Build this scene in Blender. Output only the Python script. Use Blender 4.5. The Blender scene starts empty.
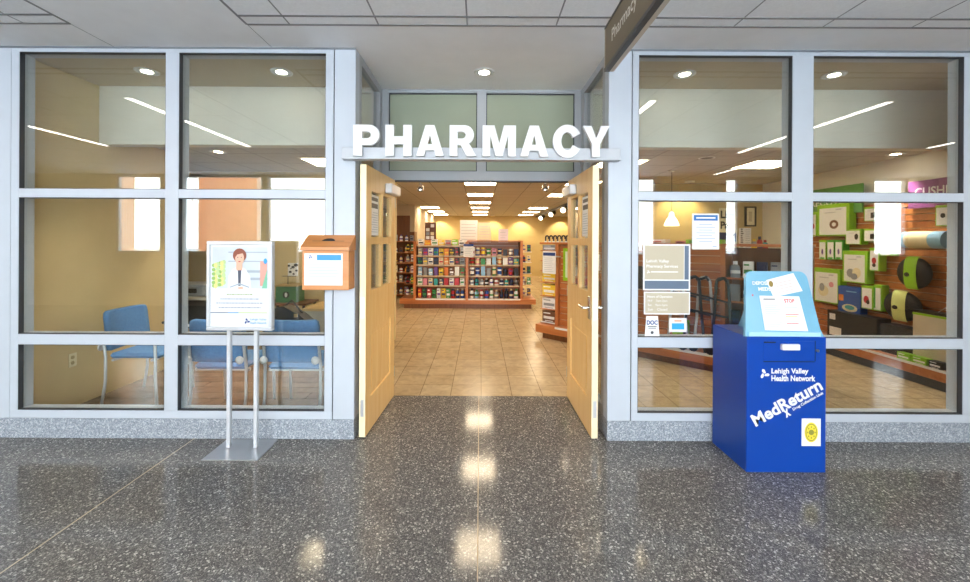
import bpy, math, random
from mathutils import Matrix, Vector, Euler
random.seed(7)
sc = bpy.context.scene
COL = sc.collection
F = 404.2            # focal length in pixels of the 970 px wide frame
CZ = 1.54            # eye height

# ------------------------------------------------------------------ camera, world, exposure
cam_d = bpy.data.cameras.new('camera'); cam = bpy.data.objects.new('camera', cam_d); COL.objects.link(cam)
cam_d.sensor_width = 36.0; cam_d.lens = 36.0 * F / 970.0
cam_d.shift_x = 5 / 970.0; cam_d.shift_y = -51 / 970.0
cam.matrix_world = Matrix.Translation((0, 0, CZ)) @ Euler((math.radians(90), 0, 0)).to_matrix().to_4x4() @ Matrix.Rotation(math.radians(0.3), 4, 'Z')
cam_d.clip_start = 0.05; cam_d.clip_end = 300
sc.camera = cam
vs = sc.view_settings
vs.view_transform = 'Standard'; vs.look = 'None'; vs.gamma = 1.0; vs.use_curve_mapping = False
vs.exposure = 0.15
SKY = 12.5
LINEAR = 15.0
TROFFER = 20.0
DOWN = 30.0
DLW = 120.0
w = bpy.data.worlds.new('overcast_sky'); sc.world = w; w.use_nodes = True
wn = w.node_tree.nodes; wl = w.node_tree.links
bg = wn['Background']
tc = wn.new('ShaderNodeTexCoord'); sx = wn.new('ShaderNodeSeparateXYZ'); rp = wn.new('ShaderNodeValToRGB')
wl.new(tc.outputs['Generated'], sx.inputs[0]); wl.new(sx.outputs['Z'], rp.inputs[0]); wl.new(rp.outputs[0], bg.inputs['Color'])
rp.color_ramp.elements[0].position = 0.0; rp.color_ramp.elements[0].color = (0.96, 0.97, 1.0, 1)
rp.color_ramp.elements[1].position = 0.7; rp.color_ramp.elements[1].color = (0.80, 0.88, 1.0, 1)
bg.inputs['Strength'].default_value = SKY
cy = sc.cycles
cy.use_denoising = True
cy.max_bounces = 8; cy.diffuse_bounces = 4; cy.glossy_bounces = 4; cy.transparent_max_bounces = 16
cy.sample_clamp_indirect = 6.0
cy.caustics_reflective = False; cy.caustics_refractive = False

# ------------------------------------------------------------------ materials
MATS = {}
def lin(c):
    if isinstance(c, str):
        c = c.lstrip('#'); c = [int(c[i:i+2], 16) / 255 for i in (0, 2, 4)]
        return tuple((v / 12.92 if v <= 0.04045 else ((v + 0.055) / 1.055) ** 2.4) for v in c)
    return tuple(c)
def nmat(name):
    m = bpy.data.materials.new(name); m.use_nodes = True; MATS[name] = m
    n = m.node_tree.nodes; l = m.node_tree.links
    return m, n, l, n['Principled BSDF']
def mat(name, col, rough=0.5, metal=0.0, var=0.06, vscale=6.0, spec=0.5, bump=0.0, bscale=200):
    if name in MATS: return MATS[name]
    m, n, l, b = nmat(name)
    c = lin(col)
    nt = n.new('ShaderNodeTexNoise'); nt.inputs['Scale'].default_value = vscale; nt.inputs['Detail'].default_value = 4
    tx = n.new('ShaderNodeTexCoord'); l.new(tx.outputs['Object'], nt.inputs['Vector'])
    r = n.new('ShaderNodeValToRGB'); l.new(nt.outputs['Fac'], r.inputs[0])
    r.color_ramp.elements[0].position = 0.3; r.color_ramp.elements[1].position = 0.7
    r.color_ramp.elements[0].color = (*[v * (1 - var) for v in c], 1); r.color_ramp.elements[1].color = (*[min(1, v * (1 + var)) for v in c], 1)
    l.new(r.outputs[0], b.inputs['Base Color'])
    b.inputs['Roughness'].default_value = rough; b.inputs['Metallic'].default_value = metal
    b.inputs['Specular IOR Level'].default_value = spec
    if bump:
        n2 = n.new('ShaderNodeTexNoise'); n2.inputs['Scale'].default_value = bscale; l.new(tx.outputs['Object'], n2.inputs['Vector'])
        bp = n.new('ShaderNodeBump'); bp.inputs['Strength'].default_value = bump; bp.inputs['Distance'].default_value = 0.002
        l.new(n2.outputs['Fac'], bp.inputs['Height']); l.new(bp.outputs[0], b.inputs['Normal'])
    return m
def emit(name, col, s):
    m, n, l, b = nmat(name)
    c = lin(col)
    b.inputs['Base Color'].default_value = (*c, 1)
    b.inputs['Emission Color'].default_value = (*c, 1); b.inputs['Emission Strength'].default_value = s
    return m
def ramp(n, stops, interp='LINEAR'):
    r = n.new('ShaderNodeValToRGB'); e = r.color_ramp; e.interpolation = interp
    while len(e.elements) < len(stops): e.elements.new(0.5)
    for i, (p, c) in enumerate(stops):
        e.elements[i].position = p; e.elements[i].color = (*lin(c), 1)
    return r
def wood(name, c0, c1, rough=0.4, axis='Z', scale=9.0):
    m, n, l, b = nmat(name)
    tx = n.new('ShaderNodeTexCoord'); mp = n.new('ShaderNodeMapping'); l.new(tx.outputs['Object'], mp.inputs[0])
    s = [scale] * 3; s['XYZ'.index(axis)] = scale * 0.06; mp.inputs['Scale'].default_value = s
    nt = n.new('ShaderNodeTexNoise'); nt.inputs['Scale'].default_value = 3.0; nt.inputs['Detail'].default_value = 8; nt.inputs['Distortion'].default_value = 0.6
    l.new(mp.outputs[0], nt.inputs['Vector'])
    r = ramp(n, [(0.3, c0), (0.7, c1)]); l.new(nt.outputs['Fac'], r.inputs[0]); l.new(r.outputs[0], b.inputs['Base Color'])
    b.inputs['Roughness'].default_value = rough
    return m
def terrazzo(name, stops, scale, rough):
    m, n, l, b = nmat(name)
    tx = n.new('ShaderNodeTexCoord')
    v = n.new('ShaderNodeTexVoronoi'); v.inputs['Scale'].default_value = scale; v.inputs['Randomness'].default_value = 1.0
    l.new(tx.outputs['Object'], v.inputs['Vector'])
    sp = n.new('ShaderNodeSeparateColor'); l.new(v.outputs['Color'], sp.inputs[0])
    r = ramp(n, stops, 'CONSTANT'); l.new(sp.outputs[0], r.inputs[0])
    v2 = n.new('ShaderNodeTexVoronoi'); v2.inputs['Scale'].default_value = scale * 2.3; l.new(tx.outputs['Object'], v2.inputs['Vector'])
    sp2 = n.new('ShaderNodeSeparateColor'); l.new(v2.outputs['Color'], sp2.inputs[0])
    r2 = ramp(n, stops, 'CONSTANT'); l.new(sp2.outputs[1], r2.inputs[0])
    mx = n.new('ShaderNodeMix'); mx.data_type = 'RGBA'; mx.inputs[0].default_value = 0.4
    l.new(r.outputs[0], mx.inputs[6]); l.new(r2.outputs[0], mx.inputs[7]); l.new(mx.outputs[2], b.inputs['Base Color'])
    b.inputs['Roughness'].default_value = rough; b.inputs['Specular IOR Level'].default_value = 0.27
    return m
def tiled(name, c1, c2, cm, tw, th, off, mortar, rough, nscale=3.0, offset=0.0, amp=0.28):
    m, n, l, b = nmat(name)
    tx = n.new('ShaderNodeTexCoord'); mp = n.new('ShaderNodeMapping'); mp.inputs['Location'].default_value = (-off[0], -off[1], 0)
    l.new(tx.outputs['Object'], mp.inputs[0])
    br = n.new('ShaderNodeTexBrick'); br.offset = offset; br.squash = 1.0
    br.inputs['Scale'].default_value = 1.0; br.inputs['Brick Width'].default_value = tw; br.inputs['Row Height'].default_value = th
    br.inputs['Mortar Size'].default_value = mortar; br.inputs['Mortar Smooth'].default_value = 0.0
    br.inputs['Color1'].default_value = (*lin(c1), 1); br.inputs['Color2'].default_value = (*lin(c2), 1); br.inputs['Mortar'].default_value = (*lin(cm), 1)
    l.new(mp.outputs[0], br.inputs['Vector'])
    nt = n.new('ShaderNodeTexNoise'); nt.inputs['Scale'].default_value = nscale; nt.inputs['Detail'].default_value = 6; nt.inputs['Distortion'].default_value = 1.0
    l.new(tx.outputs['Object'], nt.inputs['Vector'])
    r = ramp(n, [(0.3, (1 - amp, 1 - amp, 1 - amp)), (0.7, (1 + amp * .4, 1 + amp * .4, 1 + amp * .4))]); l.new(nt.outputs['Fac'], r.inputs[0])
    mx = n.new('ShaderNodeMix'); mx.data_type = 'RGBA'; mx.blend_type = 'MULTIPLY'; mx.inputs[0].default_value = 1.0
    l.new(br.outputs['Color'], mx.inputs[6]); l.new(r.outputs[0], mx.inputs[7]); l.new(mx.outputs[2], b.inputs['Base Color'])
    b.inputs['Roughness'].default_value = rough
    return m
def glass(name, tint=(0.93, 0.95, 0.94)):
    m = bpy.data.materials.new(name); m.use_nodes = True; MATS[name] = m
    n = m.node_tree.nodes; l = m.node_tree.links; n.clear()
    o = n.new('ShaderNodeOutputMaterial'); tr = n.new('ShaderNodeBsdfTransparent'); gl = n.new('ShaderNodeBsdfGlossy'); mx = n.new('ShaderNodeMixShader')
    tr.inputs[0].default_value = (*tint, 1); gl.inputs['Roughness'].default_value = 0.0
    lw = n.new('ShaderNodeLayerWeight'); lw.inputs['Blend'].default_value = 0.5
    p = n.new('ShaderNodeMath'); p.operation = 'POWER'; p.inputs[1].default_value = 5.0
    a = n.new('ShaderNodeMath'); a.operation = 'MULTIPLY_ADD'; a.inputs[1].default_value = 0.95; a.inputs[2].default_value = 0.085
    l.new(lw.outputs['Facing'], p.inputs[0]); l.new(p.outputs[0], a.inputs[0]); l.new(a.outputs[0], mx.inputs[0])
    l.new(tr.outputs[0], mx.inputs[1]); l.new(gl.outputs[0], mx.inputs[2]); l.new(mx.outputs[0], o.inputs[0])
    return m

M_TERR = terrazzo('dark_terrazzo', [(0.0, '#4d4b4a'), (0.22, '#63605d'), (0.45, '#7a7672'), (0.66, '#555351'), (0.84, '#9e9a94'), (0.95, '#e2dcd2')], 125, 0.11)
M_KERB = terrazzo('pale_terrazzo', [(0.0, '#7e858e'), (0.3, '#979ea7'), (0.55, '#adb3bb'), (0.75, '#6d747e'), (0.9, '#d0d4d8')], 120, 0.35)
M_TILE = tiled('tan_floor_tile', '#c2ad8b', '#b9a27e', '#8f7a5c', 0.305, 0.305, (0.02, 3.99), 0.004, 0.24, 9.0, 0.0, 0.22)
M_PLANK = tiled('brown_plank_floor', '#8d7866', '#7d6858', '#55473b', 1.2, 0.15, (0.0, 0.0), 0.003, 0.25, 7.0, 0.4)
M_CTILE = tiled('lobby_ceiling_tile', '#f0f0f2', '#ececee', '#8b8b8e', 0.61, 0.61, (-0.095, 2.67), 0.0055, 0.9, 40.0, 0.0, 0.05)
M_LTILE = tiled('shop_ceiling_tile', '#c6c2bc', '#c1bdb7', '#7f7a73', 0.61, 0.61, (-0.305, 0.0), 0.006, 0.9, 30.0, 0.0, 0.05)
M_GYP = mat('soffit_paint', '#efeff1', 0.85, var=0.02)
M_WHITE = mat('bulkhead_paint', '#e9e4d6', 0.8, var=0.02)
M_TAN = mat('tan_wall_paint', '#d6bf90', 0.75, var=0.03)
M_TAUPE = mat('taupe_wall_paint', '#c8b99c', 0.75, var=0.03)
M_FAR = mat('warm_wall_paint', '#c4ad78', 0.75, var=0.03)
M_LOBBY = mat('lobby_wall_paint', '#c9b99a', 0.8, var=0.03)
M_ALU = mat('pale_blue_aluminium', '#bac1ca', 0.38, 0.0, var=0.02)
M_ALUIN = mat('grey_aluminium', '#a3a7ac', 0.4, 0.0, var=0.02)
M_GASK = mat('black_gasket', '#3a3d43', 0.6)
M_GLASS = glass('clear_glass')
M_FROST = mat('frosted_green_glass', '#989f8c', 0.16, var=0.03, vscale=2.0)
M_MAPLE = wood('maple_wood', '#e6b972', '#f0cb8c', 0.33)
M_MAPEDGE = wood('maple_edge', '#eeddb4', '#f3e4c0', 0.4)
M_CHERRY = wood('cherry_wood', '#a9602f', '#c27c47', 0.35, 'X', 6)
M_CHERRYV = wood('cherry_wood_upright', '#ad6536', '#c47f4b', 0.35, 'Z', 6)
M_INS = mat('slat_insert', '#d9bfa2', .4)
M_DARKWOOD = wood('brown_door_wood', '#5f3519', '#7b4822', 0.4)
M_STEEL = mat('brushed_steel', '#c7c9cc', 0.3, 1.0, var=0.05)
M_SILVER = mat('silver_paint', '#d3d7dc', 0.3, 0.35, var=0.02)
M_CHROME = mat('chrome', '#e6e6e8', 0.12, 1.0, var=0.01)
M_BLACK = mat('black_plastic', '#17171a', 0.35)
M_DARK = mat('dark_grey', '#34363a', 0.5)
M_PAPER = mat('white_paper', '#e6e6e6', 0.6, var=0.01)
M_LET = mat('white_letter_paint', '#e6e5e5', 0.4, var=0.01)
M_BLUE = mat('kiosk_blue', '#073f9c', 0.28, var=0.05, vscale=2.5)
M_LBLUE = mat('pale_blue_acrylic', '#76adc8', 0.12, var=0.04)
M_FAB = mat('blue_chair_fabric', '#5d8cc0', 0.9, var=0.12, vscale=60, bump=0.3)
M_BROWN = mat('sign_brown', '#6a5c46', 0.55, var=0.03)
M_GREYTXT = mat('grey_print', '#b9bcc2', 0.6)
M_DTXT = mat('dark_print', '#4b4f57', 0.6)
M_RED = mat('red_print', '#cf3b3b', 0.5)
M_NAVY = mat('navy_print', '#1f3f84', 0.5)
M_BLUEP = mat('blue_print', '#2f8fcf', 0.5)
M_GREENP = mat('green_print', '#4fae3b', 0.5)
M_LIME = mat('lime_card', '#8fc81e', 0.35)
M_YEL = mat('yellow_print', '#e7d23c', 0.5)
M_SLATE = mat('slate_print', '#5a6b80', 0.5)
M_TANB = mat('tan_board', '#bcb199', 0.5, var=0.02)
M_CREAM = mat('cream_plastic', '#e9ddb5', 0.4)
M_OAKBOX = wood('honey_oak', '#c07a41', '#cf8c52', 0.35, 'X', 8)
M_BRICK = tiled('orange_brick', '#e79b6c', '#dc8d5e', '#e8d8c6', 0.2, 0.07, (0, 0), 0.006, 0.9, 4.0, 0.5)
M_SNOW = mat('snowy_ground', '#f0f2f5', 0.9, var=0.15, vscale=0.7)
M_TREE = mat('bare_twigs', '#8a7866', 0.9, var=0.2)
M_LIN = emit('linear_light', '#fff8ef', LINEAR)
M_TRO = emit('troffer_light', '#ffe8c4', TROFFER)
M_DNL = emit('downlight_lamp', '#fff0d4', DOWN)
M_SPOTL = emit('track_lamp', '#fff0d0', 8.0)

# ------------------------------------------------------------------ mesh builder
class MB:
    def __init__(s): s.v = []; s.f = []; s.mi = []; s.sm = []; s.T = Matrix.Identity(4)
    def add(s, vs_, fs, m=0, smooth=False):
        o = len(s.v); s.v += [s.T @ Vector(p) for p in vs_]
        for f in fs: s.f.append([o + i for i in f]); s.mi.append(m); s.sm.append(smooth)
        return s
    def box(s, x0, x1, y0, y1, z0, z1, m=0, bev=0.0):
        if x0 > x1: x0, x1 = x1, x0
        if y0 > y1: y0, y1 = y1, y0
        if z0 > z1: z0, z1 = z1, z0
        b = min(bev, (x1 - x0) * .45, (y1 - y0) * .45, (z1 - z0) * .45)
        if b <= 0:
            v = [(x, y, z) for z in (z0, z1) for y in (y0, y1) for x in (x0, x1)]
            return s.add(v, [(0, 2, 3, 1), (4, 5, 7, 6), (0, 1, 5, 4), (2, 6, 7, 3), (0, 4, 6, 2), (1, 3, 7, 5)], m)
        # chamfered box: 24 verts
        v = []; idx = {}
        for ix, X in enumerate((x0, x1)):
            for iy, Y in enumerate((y0, y1)):
                for iz, Z in enumerate((z0, z1)):
                    sx_, sy_, sz_ = (1, -1)[ix], (1, -1)[iy], (1, -1)[iz]
                    idx[ix, iy, iz, 0] = len(v); v.append((X, Y + sy_ * b, Z + sz_ * b))
                    idx[ix, iy, iz, 1] = len(v); v.append((X + sx_ * b, Y, Z + sz_ * b))
                    idx[ix, iy, iz, 2] = len(v); v.append((X + sx_ * b, Y + sy_ * b, Z))
        fs = []
        I = lambda a, b_, c, k: idx[a, b_, c, k]
        for k, ax in enumerate('xyz'):
            for e in (0, 1):
                c = [(0, 0), (1, 0), (1, 1), (0, 1)]
                q = []
                for p, r in c:
                    t = [p, r]; t.insert(k, e); q.append(I(*t, k))
                flip = (e == 0) if k != 1 else (e == 1)
                fs.append(q[::-1] if flip else q)
        for a in (0, 1):
            for c in (0, 1):
                fs.append([I(0, a, c, 1), I(1, a, c, 1), I(1, a, c, 2), I(0, a, c, 2)])
                fs.append([I(a, 0, c, 0), I(a, 1, c, 0), I(a, 1, c, 2), I(a, 0, c, 2)])
                fs.append([I(a, c, 0, 0), I(a, c, 1, 0), I(a, c, 1, 1), I(a, c, 0, 1)])
        for a in (0, 1):
            for b2 in (0, 1):
                for c in (0, 1): fs.append([I(a, b2, c, 0), I(a, b2, c, 1), I(a, b2, c, 2)])
        return s.add(v, fs, m)
    def cyl(s, p0, p1, r, n=16, m=0, r1=None, smooth=True, cap=True):
        p0 = Vector(p0); p1 = Vector(p1); d = (p1 - p0).normalized(); r1 = r if r1 is None else r1
        a = d.orthogonal().normalized(); b = d.cross(a)
        v = []
        for P, R in ((p0, r), (p1, r1)):
            for i in range(n):
                t = 2 * math.pi * i / n; v.append(P + a * R * math.cos(t) + b * R * math.sin(t))
        fs = [(i, (i + 1) % n, n + (i + 1) % n, n + i) for i in range(n)]
        s.add(v, fs, m, smooth)
        if cap:
            s.add(v, [tuple(range(n))[::-1], tuple(range(n, 2 * n))], m)
        return s
    def tube(s, pts, r, n=10, m=0, close=False):
        P = [Vector(p) for p in pts]; L = len(P); rings = []
        prev = None
        for i in range(L):
            if close: d = (P[(i + 1) % L] - P[i - 1]).normalized()
            else: d = (P[min(i + 1, L - 1)] - P[max(i - 1, 0)]).normalized()
            a = d.orthogonal().normalized() if prev is None else (prev - d * prev.dot(d)).normalized()
            prev = a; b = d.cross(a)
            rings.append([P[i] + (a * math.cos(2 * math.pi * k / n) + b * math.sin(2 * math.pi * k / n)) * r for k in range(n)])
        v = [q for rg in rings for q in rg]; fs = []
        for i in range(L if close else L - 1):
            j = (i + 1) % L
            for k in range(n): fs.append((i * n + k, i * n + (k + 1) % n, j * n + (k + 1) % n, j * n + k))
        s.add(v, fs, m, True)
        if not close: s.add(v, [tuple(range(n))[::-1], tuple(range((L - 1) * n, L * n))], m)
        return s
    def lathe(s, c, prof, n=24, m=0, axis='Z'):
        v = []
        for r, h in prof:
            for k in range(n):
                t = 2 * math.pi * k / n; x, y = r * math.cos(t), r * math.sin(t)
                v.append({'Z': (c[0] + x, c[1] + y, c[2] + h), 'Y': (c[0] + x, c[1] + h, c[2] + y), 'X': (c[0] + h, c[1] + x, c[2] + y)}[axis])
        L = len(prof); fs = []
        for i in range(L - 1):
            for k in range(n): fs.append((i * n + k, i * n + (k + 1) % n, (i + 1) * n + (k + 1) % n, (i + 1) * n + k))
        s.add(v, fs, m, True); s.add(v, [tuple(range(n))[::-1], tuple(range((L - 1) * n, L * n))], m)
        return s
    def poly(s, o, u, w_, pts, d=0.0, m=0):
        """flat polygon pts (a,b) at o+u*a+w*b, extruded by d along n = u x w (towards the back)"""
        o = Vector(o); u = Vector(u); w_ = Vector(w_); nn = u.cross(w_)
        f = [o + u * a + w_ * b for a, b in pts]; k = len(pts)
        if d == 0: return s.add(f, [tuple(range(k))], m)
        bk = [p - nn * d for p in f]
        s.add(f + bk, [tuple(range(k)), tuple(range(k, 2 * k))[::-1]] + [(i, k + i, k + (i + 1) % k, (i + 1) % k) for i in range(k)], m)
        return s
    def build(s, name, mats, parent=None, world=True):
        me = bpy.data.meshes.new(name)
        o = bpy.data.objects.new(name, me); COL.objects.link(o)
        off = Vector((0, 0, 0))
        vs_ = s.v
        if parent is None:
            if vs_:
                xs = [p.x for p in vs_]; ys = [p.y for p in vs_]; zs = [p.z for p in vs_]
                off = Vector(((min(xs) + max(xs)) / 2, (min(ys) + max(ys)) / 2, min(zs))) if world else off
            o.location = off
        elif world:
            t = parent
            while t.parent: t = t.parent
            off = t.location.copy()
        me.from_pydata([p - off for p in vs_], [], s.f)
        if not isinstance(mats, (list, tuple)): mats = [mats]
        for m in mats: me.materials.append(m)
        for p, mi, sm in zip(me.polygons, s.mi, s.sm): p.material_index = mi; p.use_smooth = sm
        if parent is not None: o.parent = parent
        return o
def raw(name, mats, parent, fn):
    """world-space mesh that keeps its origin at the world origin (for world aligned textures)"""
    s = MB(); fn(s); o = s.build(name, mats, parent, world=False) if parent else s.build(name, mats, None, world=False)
    return o
def tag(o, label, cat, group=None):
    o['label'] = label; o['category'] = cat
    if group: o['group'] = group
    return o
def struct(o):
    o['kind'] = 'structure'; return o
def thing(name, label, cat, loc=(0, 0, 0), rotz=0.0, group=None):
    o = bpy.data.objects.new(name, None); COL.objects.link(o); o.location = loc; o.rotation_euler = (0, 0, rotz); o.empty_display_size = 0.1
    return tag(o, label, cat, group)
def kids(o): return [c for c in bpy.data.objects if c.parent == o]
def copy_tree(o, parent=None, names=None):
    c = o.copy(); COL.objects.link(c)
    if parent: c.parent = parent
    for ch in kids(o): copy_tree(ch, c)
    return c
def mesh_from_curve(cd):
    ob = bpy.data.objects.new('tmp', cd); COL.objects.link(ob)
    dg = bpy.context.evaluated_depsgraph_get(); dg.update()
    me = bpy.data.meshes.new_from_object(ob.evaluated_get(dg))
    bpy.data.objects.remove(ob)
    return me
def place_mesh(me, o, u, w_, parent, name, m, world=True):
    o = Vector(o); u = Vector(u); w_ = Vector(w_); nn = u.cross(w_)
    off = Vector((0, 0, 0))
    if parent is not None and world:
        t = parent
        while t.parent: t = t.parent
        off = t.location
    for v in me.vertices: v.co = o + u * v.co.x + w_ * v.co.y + nn * v.co.z - off
    me.materials.clear(); me.materials.append(m)
    ob = bpy.data.objects.new(name, me); COL.objects.link(ob); ob.parent = parent
    return ob
def text(body, x0, x1, z0, z1, plane, m, parent, name='lettering', bold=0.0, ext=0.001, shear=0.0, world=True, align='LEFT'):
    """fit text into the box (x0..x1, z0..z1) of plane = (origin, u, w)"""
    cd = bpy.data.curves.new('txt', 'FONT'); cd.body = body; cd.size = 1.0; cd.extrude = 0.0; cd.offset = bold; cd.shear = shear
    cd.resolution_u = 3; cd.align_x = align
    me = mesh_from_curve(cd); bpy.data.curves.remove(cd)
    xs = [v.co.x for v in me.vertices]; ys = [v.co.y for v in me.vertices]
    sx_ = (x1 - x0) / (max(xs) - min(xs)); sy_ = (z1 - z0) / (max(ys) - min(ys)); a, b = min(xs), min(ys)
    for v in me.vertices: v.co = ((v.co.x - a) * sx_ + x0, (v.co.y - b) * sy_ + z0, ext)
    return place_mesh(me, *plane, parent, name, m, world)
def letter(splines, parent, x0, x1, z0, z1, y, d, m):
    cd = bpy.data.curves.new('let', 'CURVE'); cd.dimensions = '2D'; cd.fill_mode = 'BOTH'
    for pts in splines:
        sp = cd.splines.new('POLY'); sp.points.add(len(pts) - 1); sp.use_cyclic_u = True
        for i, (a, b) in enumerate(pts): sp.points[i].co = (a, b, 0, 1)
    cd.extrude = d / 2
    me = mesh_from_curve(cd); bpy.data.curves.remove(cd)
    xs = [p[0] for s_ in splines for p in s_]; ys = [p[1] for s_ in splines for p in s_]
    w_, h = max(xs) - min(xs), max(ys) - min(ys)
    for v in me.vertices: v.co = ((v.co.x - min(xs)) / w_ * (x1 - x0) + x0, (v.co.y - min(ys)) / h * (z1 - z0) + z0, v.co.z)
    return place_mesh(me, (0, y, 0), (1, 0, 0), (0, 0, 1), parent, 'letter', m)
def ell(cx, cy_, rx, ry, n=24, a0=0, a1=360):
    return [(cx + rx * math.cos(math.radians(a0 + (a1 - a0) * i / n)), cy_ + ry * math.sin(math.radians(a0 + (a1 - a0) * i / n))) for i in range(n + (0 if a1 - a0 == 360 else 1))]
def px(x, y, Y):
    """pixel of the photograph at depth Y -> X, Z (with the slight roll of the frame)"""
    yy = y - (x - 480) * 0.0053
    return (x - 480) * Y / F, CZ - (yy - 240) * Y / F

# ------------------------------------------------------------------ the setting
YS = 3.116      # front plane of the storefront
YD = 3.99       # plane of the entrance doors
ZC = 3.015      # soffit and recess ceiling
ZL = 2.57       # lower shop ceiling
XL0, XL1, XR0, XR1 = -3.56, -0.964, 0.987, 3.73
struct(raw('floor', M_TERR, None, lambda s: s.box(-10.5, 10.5, -3.0, YS, -0.1, 0).box(XL1, XR0, YS, YD, -0.1, 0)))
struct(raw('floor', M_TILE, None, lambda s: s.box(-1.3, 5.15, YD, 17.5, -0.1, 0).box(XR0, 5.15, YS + .13, YD, -0.1, 0).box(-6.5, -1.3, 6.3, 17.5, -0.1, 0)))
struct(raw('floor', M_PLANK, None, lambda s: s.box(-6.5, -1.3, YD, 6.3, -0.1, 0).box(-6.5, XL1, YS + .13, YD, -0.1, 0)))
def joint(s):
    s.box(-2.195, -2.187, -3, YS, 0, 0.0006)
    s.box(-.006, -.001, -3, YD, 0, 0.0006)
struct(raw('trim_1', mat('brass_joint', '#b9a88c', 0.4, 0.3), None, joint))
struct(raw('ceiling', M_CTILE, None, lambda s: s.box(-1.61, 10.5, -3.0, 2.78, ZC, ZC + .1).box(-10.5, -2.83, -3.0, 2.78, ZC, ZC + .1)))
def tbar(s):
    for y in (2.67, 2.78): s.box(-1.61, 10.5, y - .009, y + .009, ZC - .003, ZC); s.box(-10.5, -2.83, y - .009, y + .009, ZC - .003, ZC)
    for x in (-1.61, -2.83): s.box(x - .008, x + .008, -3.0, 2.78, ZC - .003, ZC)
struct(raw('trim_2', mat('ceiling_bar', '#7d7d80', 0.6), None, tbar))
struct(raw('ceiling', M_GYP, None, lambda s: s.box(-10.5, 10.5, 2.78, YS + .01, ZC, ZC + .1).box(-2.83, -1.61, -3.0, 2.78, ZC, ZC + .1).box(XL1, XR0, YS + .01, YD + .03, ZC, ZC + .1)))
struct(raw('trim_3', mat('joint_line', '#88888b', 0.8), None, lambda s: s.box(-2.832, -2.828, 2.78, YS, ZC - .001, ZC).box(-1.612, -1.608, 2.78, YS, ZC - .001, ZC)))  # thin grey strips along the soffit joints
struct(raw('ceiling', M_TAUPE, None, lambda s: s.box(-6.5, XL1, YS + .01, 3.93, ZC, ZC + .1).box(XR0, 5.2, YS + .01, 3.93, ZC, ZC + .1)))
struct(raw('ceiling', M_LTILE, None, lambda s: s.box(-6.5, 5.2, 4.03, 17.6, ZL, ZL + .1)))
struct(raw('wall_bulkhead', M_WHITE, None, lambda s: s.box(-6.5, XL1 - .02, 3.92, 4.03, 2.449, ZC).box(XR0 + .02, 5.2, 3.92, 4.03, 2.449, ZC).box(XL1 - .02, XR0 + .02, 4.05, 4.12, 2.2, ZC)))
# shop walls
struct(raw('wall_right', M_WHITE, None, lambda s: s.box(5.1, 5.3, YS + .1, 7.4, 0, ZC)))
struct(raw('wall_left', M_TAN, None, lambda s: s.box(-3.9, -3.7, YS + .12, 5.0, 0, ZC)))
struct(raw('wall_consultation', M_TAN, None, lambda s: s.box(-6.5, -1.3, 6.2, 6.3, 0, ZL)))
struct(raw('wall_partition', M_TAUPE, None, lambda s: s.box(-1.42, -1.32, 4.12, 6.2, 0, ZL)))
struct(raw('wall_side', M_TAUPE, None, lambda s: s.box(-6.6, -6.5, YS + .1, 17.6, 0, ZC)))
struct(raw('wall_shop', M_FAR, None, lambda s: s.box(3.0, 5.1, 7.3, 7.4, 0, ZL).box(3.0, 3.1, 7.4, 12.5, 0, ZL).box(3.1, 4.9, 12.4, 12.5, 0, ZL)))
struct(raw('wall_back', M_FAR, None, lambda s: s.box(-6.5, 5.2, 17.4, 17.6, 0, ZL)))
struct(raw('wall_east', M_FAR, None, lambda s: s.box(4.9, 5.1, 12.5, 17.4, 0, ZL)))
struct(raw('wall_corner', M_TAUPE, None, lambda s: s.box(-6.5, -1.95, 12.0, 12.15, 0, ZL).box(-2.05, -1.95, 12.15, 17.4, 0, ZL)))
struct(raw('door_1', M_DARKWOOD, None, lambda s: s.box(-2.9, -2.08, 11.96, 12.0, 0, 2.25)))
# lobby shell and what it looks out on
struct(raw('wall_lobby_left', M_LOBBY, None, lambda s: s.box(-10.7, -10.5, -3.0, YS + .2, 0, ZC)))
struct(raw('wall_lobby_right', M_LOBBY, None, lambda s: s.box(10.5, 10.7, -3.0, YS + .2, 0, ZC)))
WIN = [(-8.35, -7.3, 1.2), (-6.85, -4.98, 1.2), (-4.9, -3.45, 1.2), (-3.2, -0.1, 0.1), (0.1, 3.35, 0.1), (3.5, 4.05, 1.2), (5.6, 5.95, 1.2), (9.0, 9.8, 1.2)]  # the two wide middle windows are unseen, added for daylight on the storefront
def rear(s):
    xs = [-10.7]
    for a, b, z in WIN:
        s.box(xs[-1], a, -3.1, -2.95, 0, ZC)
        if z > 0.2: s.box(a, b, -3.1, -2.95, 0, z)
        else: s.box(a, b, -3.1, -2.95, 0, z)
        s.box(a, b, -3.1, -2.95, 3.0, ZC)
        xs.append(b)
    s.box(xs[-1], 10.7, -3.1, -2.95, 0, ZC)
struct(raw('wall_lobby_rear', M_LOBBY, None, rear))
for i, (a, b, z) in enumerate(WIN):
    g = struct(raw('window_%d' % (i + 5), M_ALU, None, lambda s: [s.box(a, a + .05, -3.07, -2.98, z, 3.0), s.box(b - .05, b, -3.07, -2.98, z, 3.0), s.box(a + .05, b - .05, -3.07, -2.98, z, z + .05), s.box(a + .05, b - .05, -3.07, -2.98, 2.95, 3.0)]))
    raw('pane', M_GLASS, g, lambda s: s.box(a + .05, b - .05, -3.03, -3.02, z + .05, 2.95))
struct(raw('ground', M_SNOW, None, lambda s: s.box(-60, 60, -60, -3.15, -0.3, -0.12)))
for x0, x1 in ((-12.75, -10.1), (-17.25, -16.5)):
    struct(raw('trim_4', M_BRICK, None, lambda s: s.box(x0, x1, -13.0, -12.0, -.12, 9.0)))

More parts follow.
